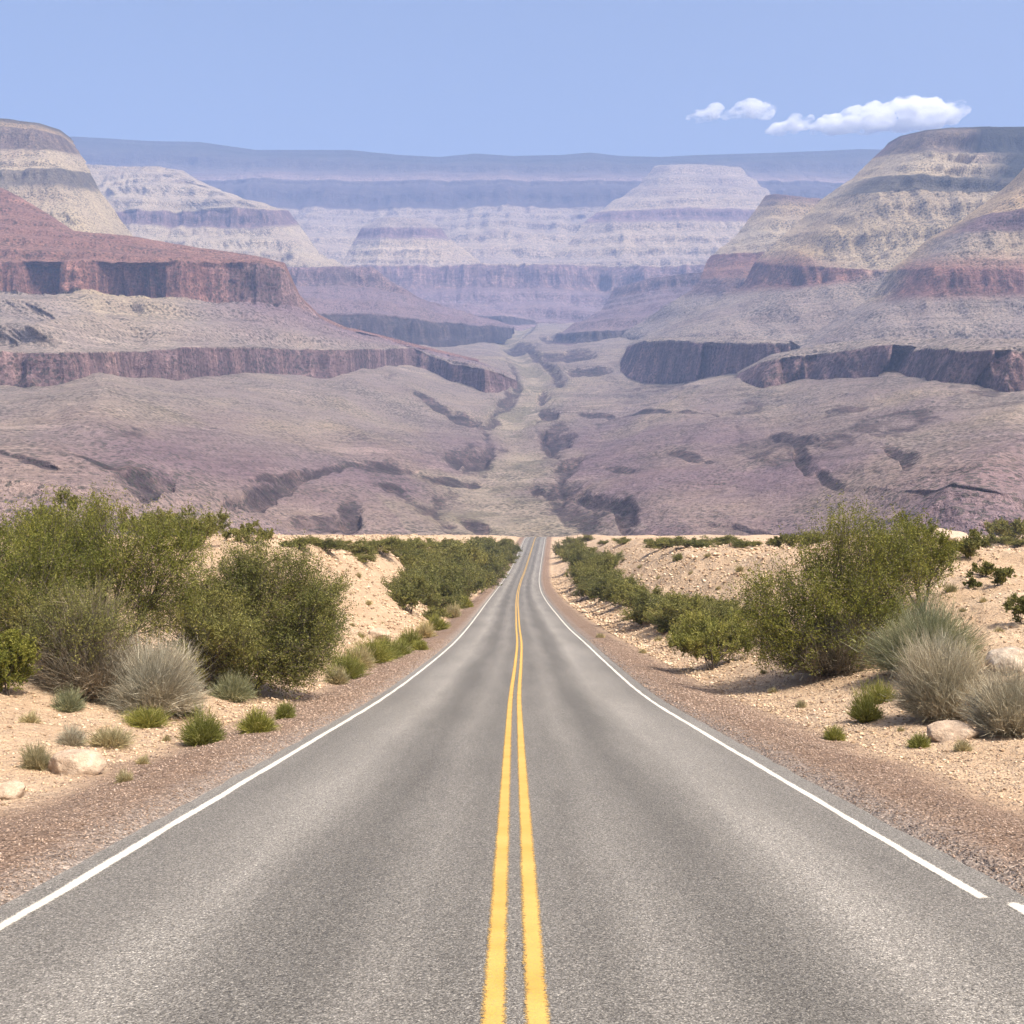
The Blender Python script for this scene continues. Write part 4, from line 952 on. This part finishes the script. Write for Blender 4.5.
far = [
    (408, 610, 52, 40, 'l', 2), (430, 606, 56, 44, 'l', 0), (452, 596, 48, 44, 'l', 0), (470, 590, 44, 38, 'l', 1), (444, 585, 60, 40, 'l', 2), (420, 590, 50, 34, 'l', 0), (484, 578, 38, 32, 'l', 0), (462, 574, 52, 36, 'l', 1),
    (438, 568, 56, 30, 'l', 0), (408, 566, 54, 28, 'l', 2), (495, 568, 30, 25, 'l', 2), (480, 562, 44, 26, 'l', 0), (455, 558, 50, 24, 'l', 0), (504, 560, 24, 20, 'l', 0), (496, 554, 30, 18, 'l', 1), (511, 552, 18, 14, 'l', 2), (474, 552, 44, 17, 'l', 0), (440, 552, 50, 17, 'l', 2),
    (448, 612, 30, 16, 'l', 1), (432, 622, 34, 18, 'l', 1),
    (410, 552, 46, 18, 'ls', 0), (380, 553, 44, 19, 'ls', 1), (352, 552, 42, 18, 'ls', 2), (325, 549, 40, 15, 'ls', 0), (300, 548, 36, 12, 'ls', 1), (362, 562, 26, 12, 'ls', 0),
    (566, 556, 24, 17, 'r', 0), (578, 563, 36, 22, 'r', 2), (594, 572, 44, 28, 'r', 0), (584, 582, 36, 26, 'r', 1), (606, 586, 44, 28, 'r', 2), (596, 596, 40, 26, 'r', 0), (618, 602, 48, 30, 'r', 0), (640, 612, 52, 33, 'r', 1), (664, 620, 58, 36, 'r', 0), (690, 625, 60, 36, 'r', 2), (716, 622, 54, 34, 'r', 0), (610, 566, 34, 16, 'r', 0), (645, 622, 44, 28, 'r', 1), (700, 634, 50, 30, 'r', 1),
    (572, 558, 30, 20, 'r', 1), (586, 568, 36, 24, 'r', 2), (600, 578, 40, 26, 'r', 1), (590, 588, 34, 24, 'r', 0), (612, 596, 42, 28, 'r', 1), (628, 604, 46, 30, 'r', 2), (652, 614, 52, 34, 'r', 2), (676, 619, 54, 35, 'r', 1), (703, 622, 54, 35, 'r', 2), (730, 626, 50, 32, 'r', 0), (668, 630, 44, 26, 'r', 2), (626, 592, 36, 20, 'r', 0),
    (424, 600, 50, 38, 'l', 1), (436, 612, 40, 26, 'l', 2), (462, 600, 40, 34, 'l', 2), (400, 598, 44, 30, 'l', 0), (478, 585, 36, 30, 'l', 2), (490, 574, 34, 26, 'l', 1), (502, 564, 24, 20, 'l', 2), (418, 578, 50, 30, 'l', 1),
    (664, 549, 40, 13, 'rs', 0), (690, 548, 44, 14, 'rs', 2), (718, 547, 40, 13, 'rs', 1), (742, 547, 28, 9, 'rs', 0), (678, 560, 12, 10, 'rs', 0), (986, 548, 40, 16, 'rs', 2), (812, 545, 36, 16, 'rs', 1)]
r = np.random.default_rng(99)
for px in np.concatenate([np.linspace(286, 505, 16), np.linspace(566, 775, 12), np.linspace(950, 1024, 4)]):
    px = float(px + r.uniform(-7, 7)); hh = float(r.uniform(4, 9))
    far.append((px, float(np.interp(px, [280, 520, 560, 780, 1024], [545, 542, 542, 545, 545]) + r.uniform(-1.5, 2.5)), hh * float(r.uniform(1.6, 3.0)), hh, 'ls' if px < 540 else 'rs', int(r.integers(3))))
for i, (px, py, wp, hp, k, pi_) in enumerate(far):
    x, y, z = ground_at(px, py)
    pr = protos[pi_]
    o = dup_tree(pr[0]) if pr[1] else pr[0]
    pr[1] = True
    o.location = (x, y, z - 0.02)
    W = wp * y / F * 1.08; H = hp * y / F / 0.75
    o.scale = (W, W, H); o.rotation_euler = (0, 0, r.random() * 6.28)
    tag(o, LAB[k][0], 'shrub', LAB[k][1])

# ------------------------------------------------------------------ rocks
import bmesh
def rock(px, py, wpx, hpx, label, mat, seed, flat=1.0, name='boulder'):
    x, y, z = ground_at(px, py)
    W = wpx * y / F; H = hpx * y / F
    bm = bmesh.new(); bmesh.ops.create_icosphere(bm, subdivisions=5, radius=1.0)
    co = np.array([v.co[:] for v in bm.verts])
    rr = np.random.default_rng(seed)
    # chip the ball with flat planes, then roughen
    for _ in range(16):
        nrm = unit(rr.normal(size=3)); dd = 0.62 + 0.3 * rr.random()
        k = co @ nrm; m = k > dd
        co[m] -= nrm * ((k[m] - dd) * 0.85)[:, None]
    co *= (1 + 0.10 * fbm(co[:, 0] * 1.6 + seed, co[:, 1] * 1.6, co[:, 2] * 1.6, 5) + 0.03 * fbm(co[:, 0] * 7 + seed, co[:, 1] * 7, co[:, 2] * 7, 3))[:, None]
    for v, c in zip(bm.verts, co): v.co = (c[0] * W * 0.55, c[1] * W * 0.42, c[2] * H * 0.75 + H * 0.22)
    me = bpy.data.meshes.new(name); bm.to_mesh(me); bm.free()
    for p in me.polygons: p.use_smooth = True
    me.materials.append(mat)
    o = bpy.data.objects.new(name, me); COL.objects.link(o); o.location = (x, y, z); o.rotation_euler = (0.05, 0.12 * (rr.random() - 0.5), rr.random() * 0.6)
    return tag(o, label, 'rock')
ST = mat_stone('pale_sandstone', (0.28, 0.20, 0.14), (0.46, 0.35, 0.255), (0.58, 0.46, 0.355))
ST2 = mat_stone('pale_limestone', (0.24, 0.18, 0.135), (0.43, 0.355, 0.275), (0.57, 0.50, 0.41))
rock(76, 772, 52, 26, 'pale pink boulder on the left sand beside the straw tuft', ST, 1)
rock(10, 798, 34, 17, 'small pale boulder at the left edge above the gravel', ST, 2)
rock(1014, 664, 58, 22, 'white layered rock ledge at the right edge above the dry bushes', ST2, 3)
rock(952, 740, 56, 20, 'low sandy rock ledge below the tall grey bush', ST, 4)
rock(378, 640, 24, 12, 'small pale rock at the foot of the left dune', ST, 5)
rock(940, 544, 60, 17, 'pale sand rock on the skyline right of the feathery tree', ST, 6)

# ------------------------------------------------------------------ clouds, beyond the haze
def cloud(blobs, Y, label, seed):
    """blobs: (px, py, radius px)"""
    bm = bmesh.new()
    from mathutils import Matrix
    rr = np.random.default_rng(seed)
    allb = list(blobs)
    for (bx, by, br) in blobs:
        for _ in range(5):
            a = rr.random() * pi; q = br * (0.75 + 0.3 * rr.random())
            allb.append((bx + cos(a) * q, by - abs(sin(a)) * q * 0.75, br * (0.30 + 0.25 * rr.random())))
    for (bx, by, br) in allb:
        c = P(np.array(bx), np.array(by), Y + rr.normal(0, br * 1.5)); R = br / F * Y
        bmesh.ops.create_icosphere(bm, subdivisions=3, radius=R, matrix=Matrix.Translation(Vector(c)) @ Matrix.Diagonal((1.05, 1.2, 0.8, 1)))
    me = bpy.data.meshes.new('cloud'); bm.to_mesh(me); bm.free()
    tmp = bpy.data.objects.new('cloud', me); COL.objects.link(tmp)
    md = tmp.modifiers.new('r', 'REMESH'); md.mode = 'VOXEL'; md.voxel_size = 9.0
    dg = bpy.context.evaluated_depsgraph_get()
    me2 = bpy.data.meshes.new_from_object(tmp.evaluated_get(dg))
    tmp.modifiers.clear()
    n = len(me2.vertices); co = np.empty(n * 3, np.float32); me2.vertices.foreach_get('co', co); co = co.reshape(-1, 3)
    no = np.empty(n * 3, np.float32); me2.vertices.foreach_get('normal', no); no = no.reshape(-1, 3)
    d = 34 * fbm(co[:, 0] / 110 + 3, co[:, 1] / 90, co[:, 2] / 45, 4) + 20 * fbm(co[:, 0] / 70, co[:, 1] / 70, co[:, 2] / 70, 4) + 7 * fbm(co[:, 0] / 16, co[:, 1] / 16, co[:, 2] / 16, 3)
    base = co[:, 2].min() + 0.18 * (co[:, 2].max() - co[:, 2].min())
    co = co + no * d[:, None]
    low = co[:, 2] < base; co[low, 2] = base - (base - co[low, 2]) * 0.3
    me2.vertices.foreach_set('co', co.ravel()); me2.update()
    tmp.data = me2; me2.materials.clear(); me2.materials.append(M_CLOUD)
    return tag(tmp, label, 'cloud', 'clouds above the right rim')
t = NT('cloud_vapour')
t.t.nodes.remove(t.b)
vs = t.n('ShaderNodeVolumePrincipled')
vs.inputs['Color'].default_value = (1, 1, 1, 1); vs.inputs['Anisotropy'].default_value = 0.0
c = t.coord()
nz = t.noise(t.coord((0.5, 0.7, 1.1)), 0.0115, 8, 0.68)
t.l(t.math('MULTIPLY', t.ramp(nz, [(0.44, 0.0), (0.72, 1.0)]), 0.075), vs.inputs['Density'])
t.l(vs.outputs[0], t.out.inputs['Volume'])
M_CLOUD = t.m
cloud([(700, 116, 8), (712, 112, 9), (692, 119, 4)], 7700, 'small white cloud farthest left of the row', 1)
cloud([(738, 114, 10), (752, 110, 10), (766, 112, 9), (728, 116, 6)], 7750, 'white cloud second from the left of the row', 2)
cloud([(780, 130, 8), (795, 125, 9), (806, 124, 7), (770, 132, 4)], 7700, 'small white cloud third from the left, lower than the first pair', 3)
cloud([(830, 128, 11), (850, 123, 14), (875, 122, 18), (905, 115, 20), (930, 117, 16), (950, 114, 12), (962, 110, 8), (820, 131, 8)], 7900, 'largest white cloud, just above the right mesa', 4)

# ------------------------------------------------------------------ haze
def box(name, x0, x1, y0, y1, z0, z1, mat):
    V = np.array([[x, y, z] for x in (x0, x1) for y in (y0, y1) for z in (z0, z1)], float)
    Fc = np.array([[0, 1, 3, 2], [4, 6, 7, 5], [0, 4, 5, 1], [2, 3, 7, 6], [0, 2, 6, 4], [1, 5, 7, 3]])
    return mesh_obj(name, V, Fc, mat)
t = NT('air_haze'); t.t.nodes.remove(t.b)
vs = t.n('ShaderNodeVolumePrincipled')
vs.inputs['Color'].default_value = (0.385, 0.54, 0.92, 1); vs.inputs['Density'].default_value = 0.000142; vs.inputs['Anisotropy'].default_value = 0.0
t.l(vs.outputs[0], t.out.inputs['Volume'])
tag(box('haze', -6500, 6500, -60, 6950, -450, 2120, t.m), 'thin bluish haze filling the canyon air', 'haze', kind='stuff')
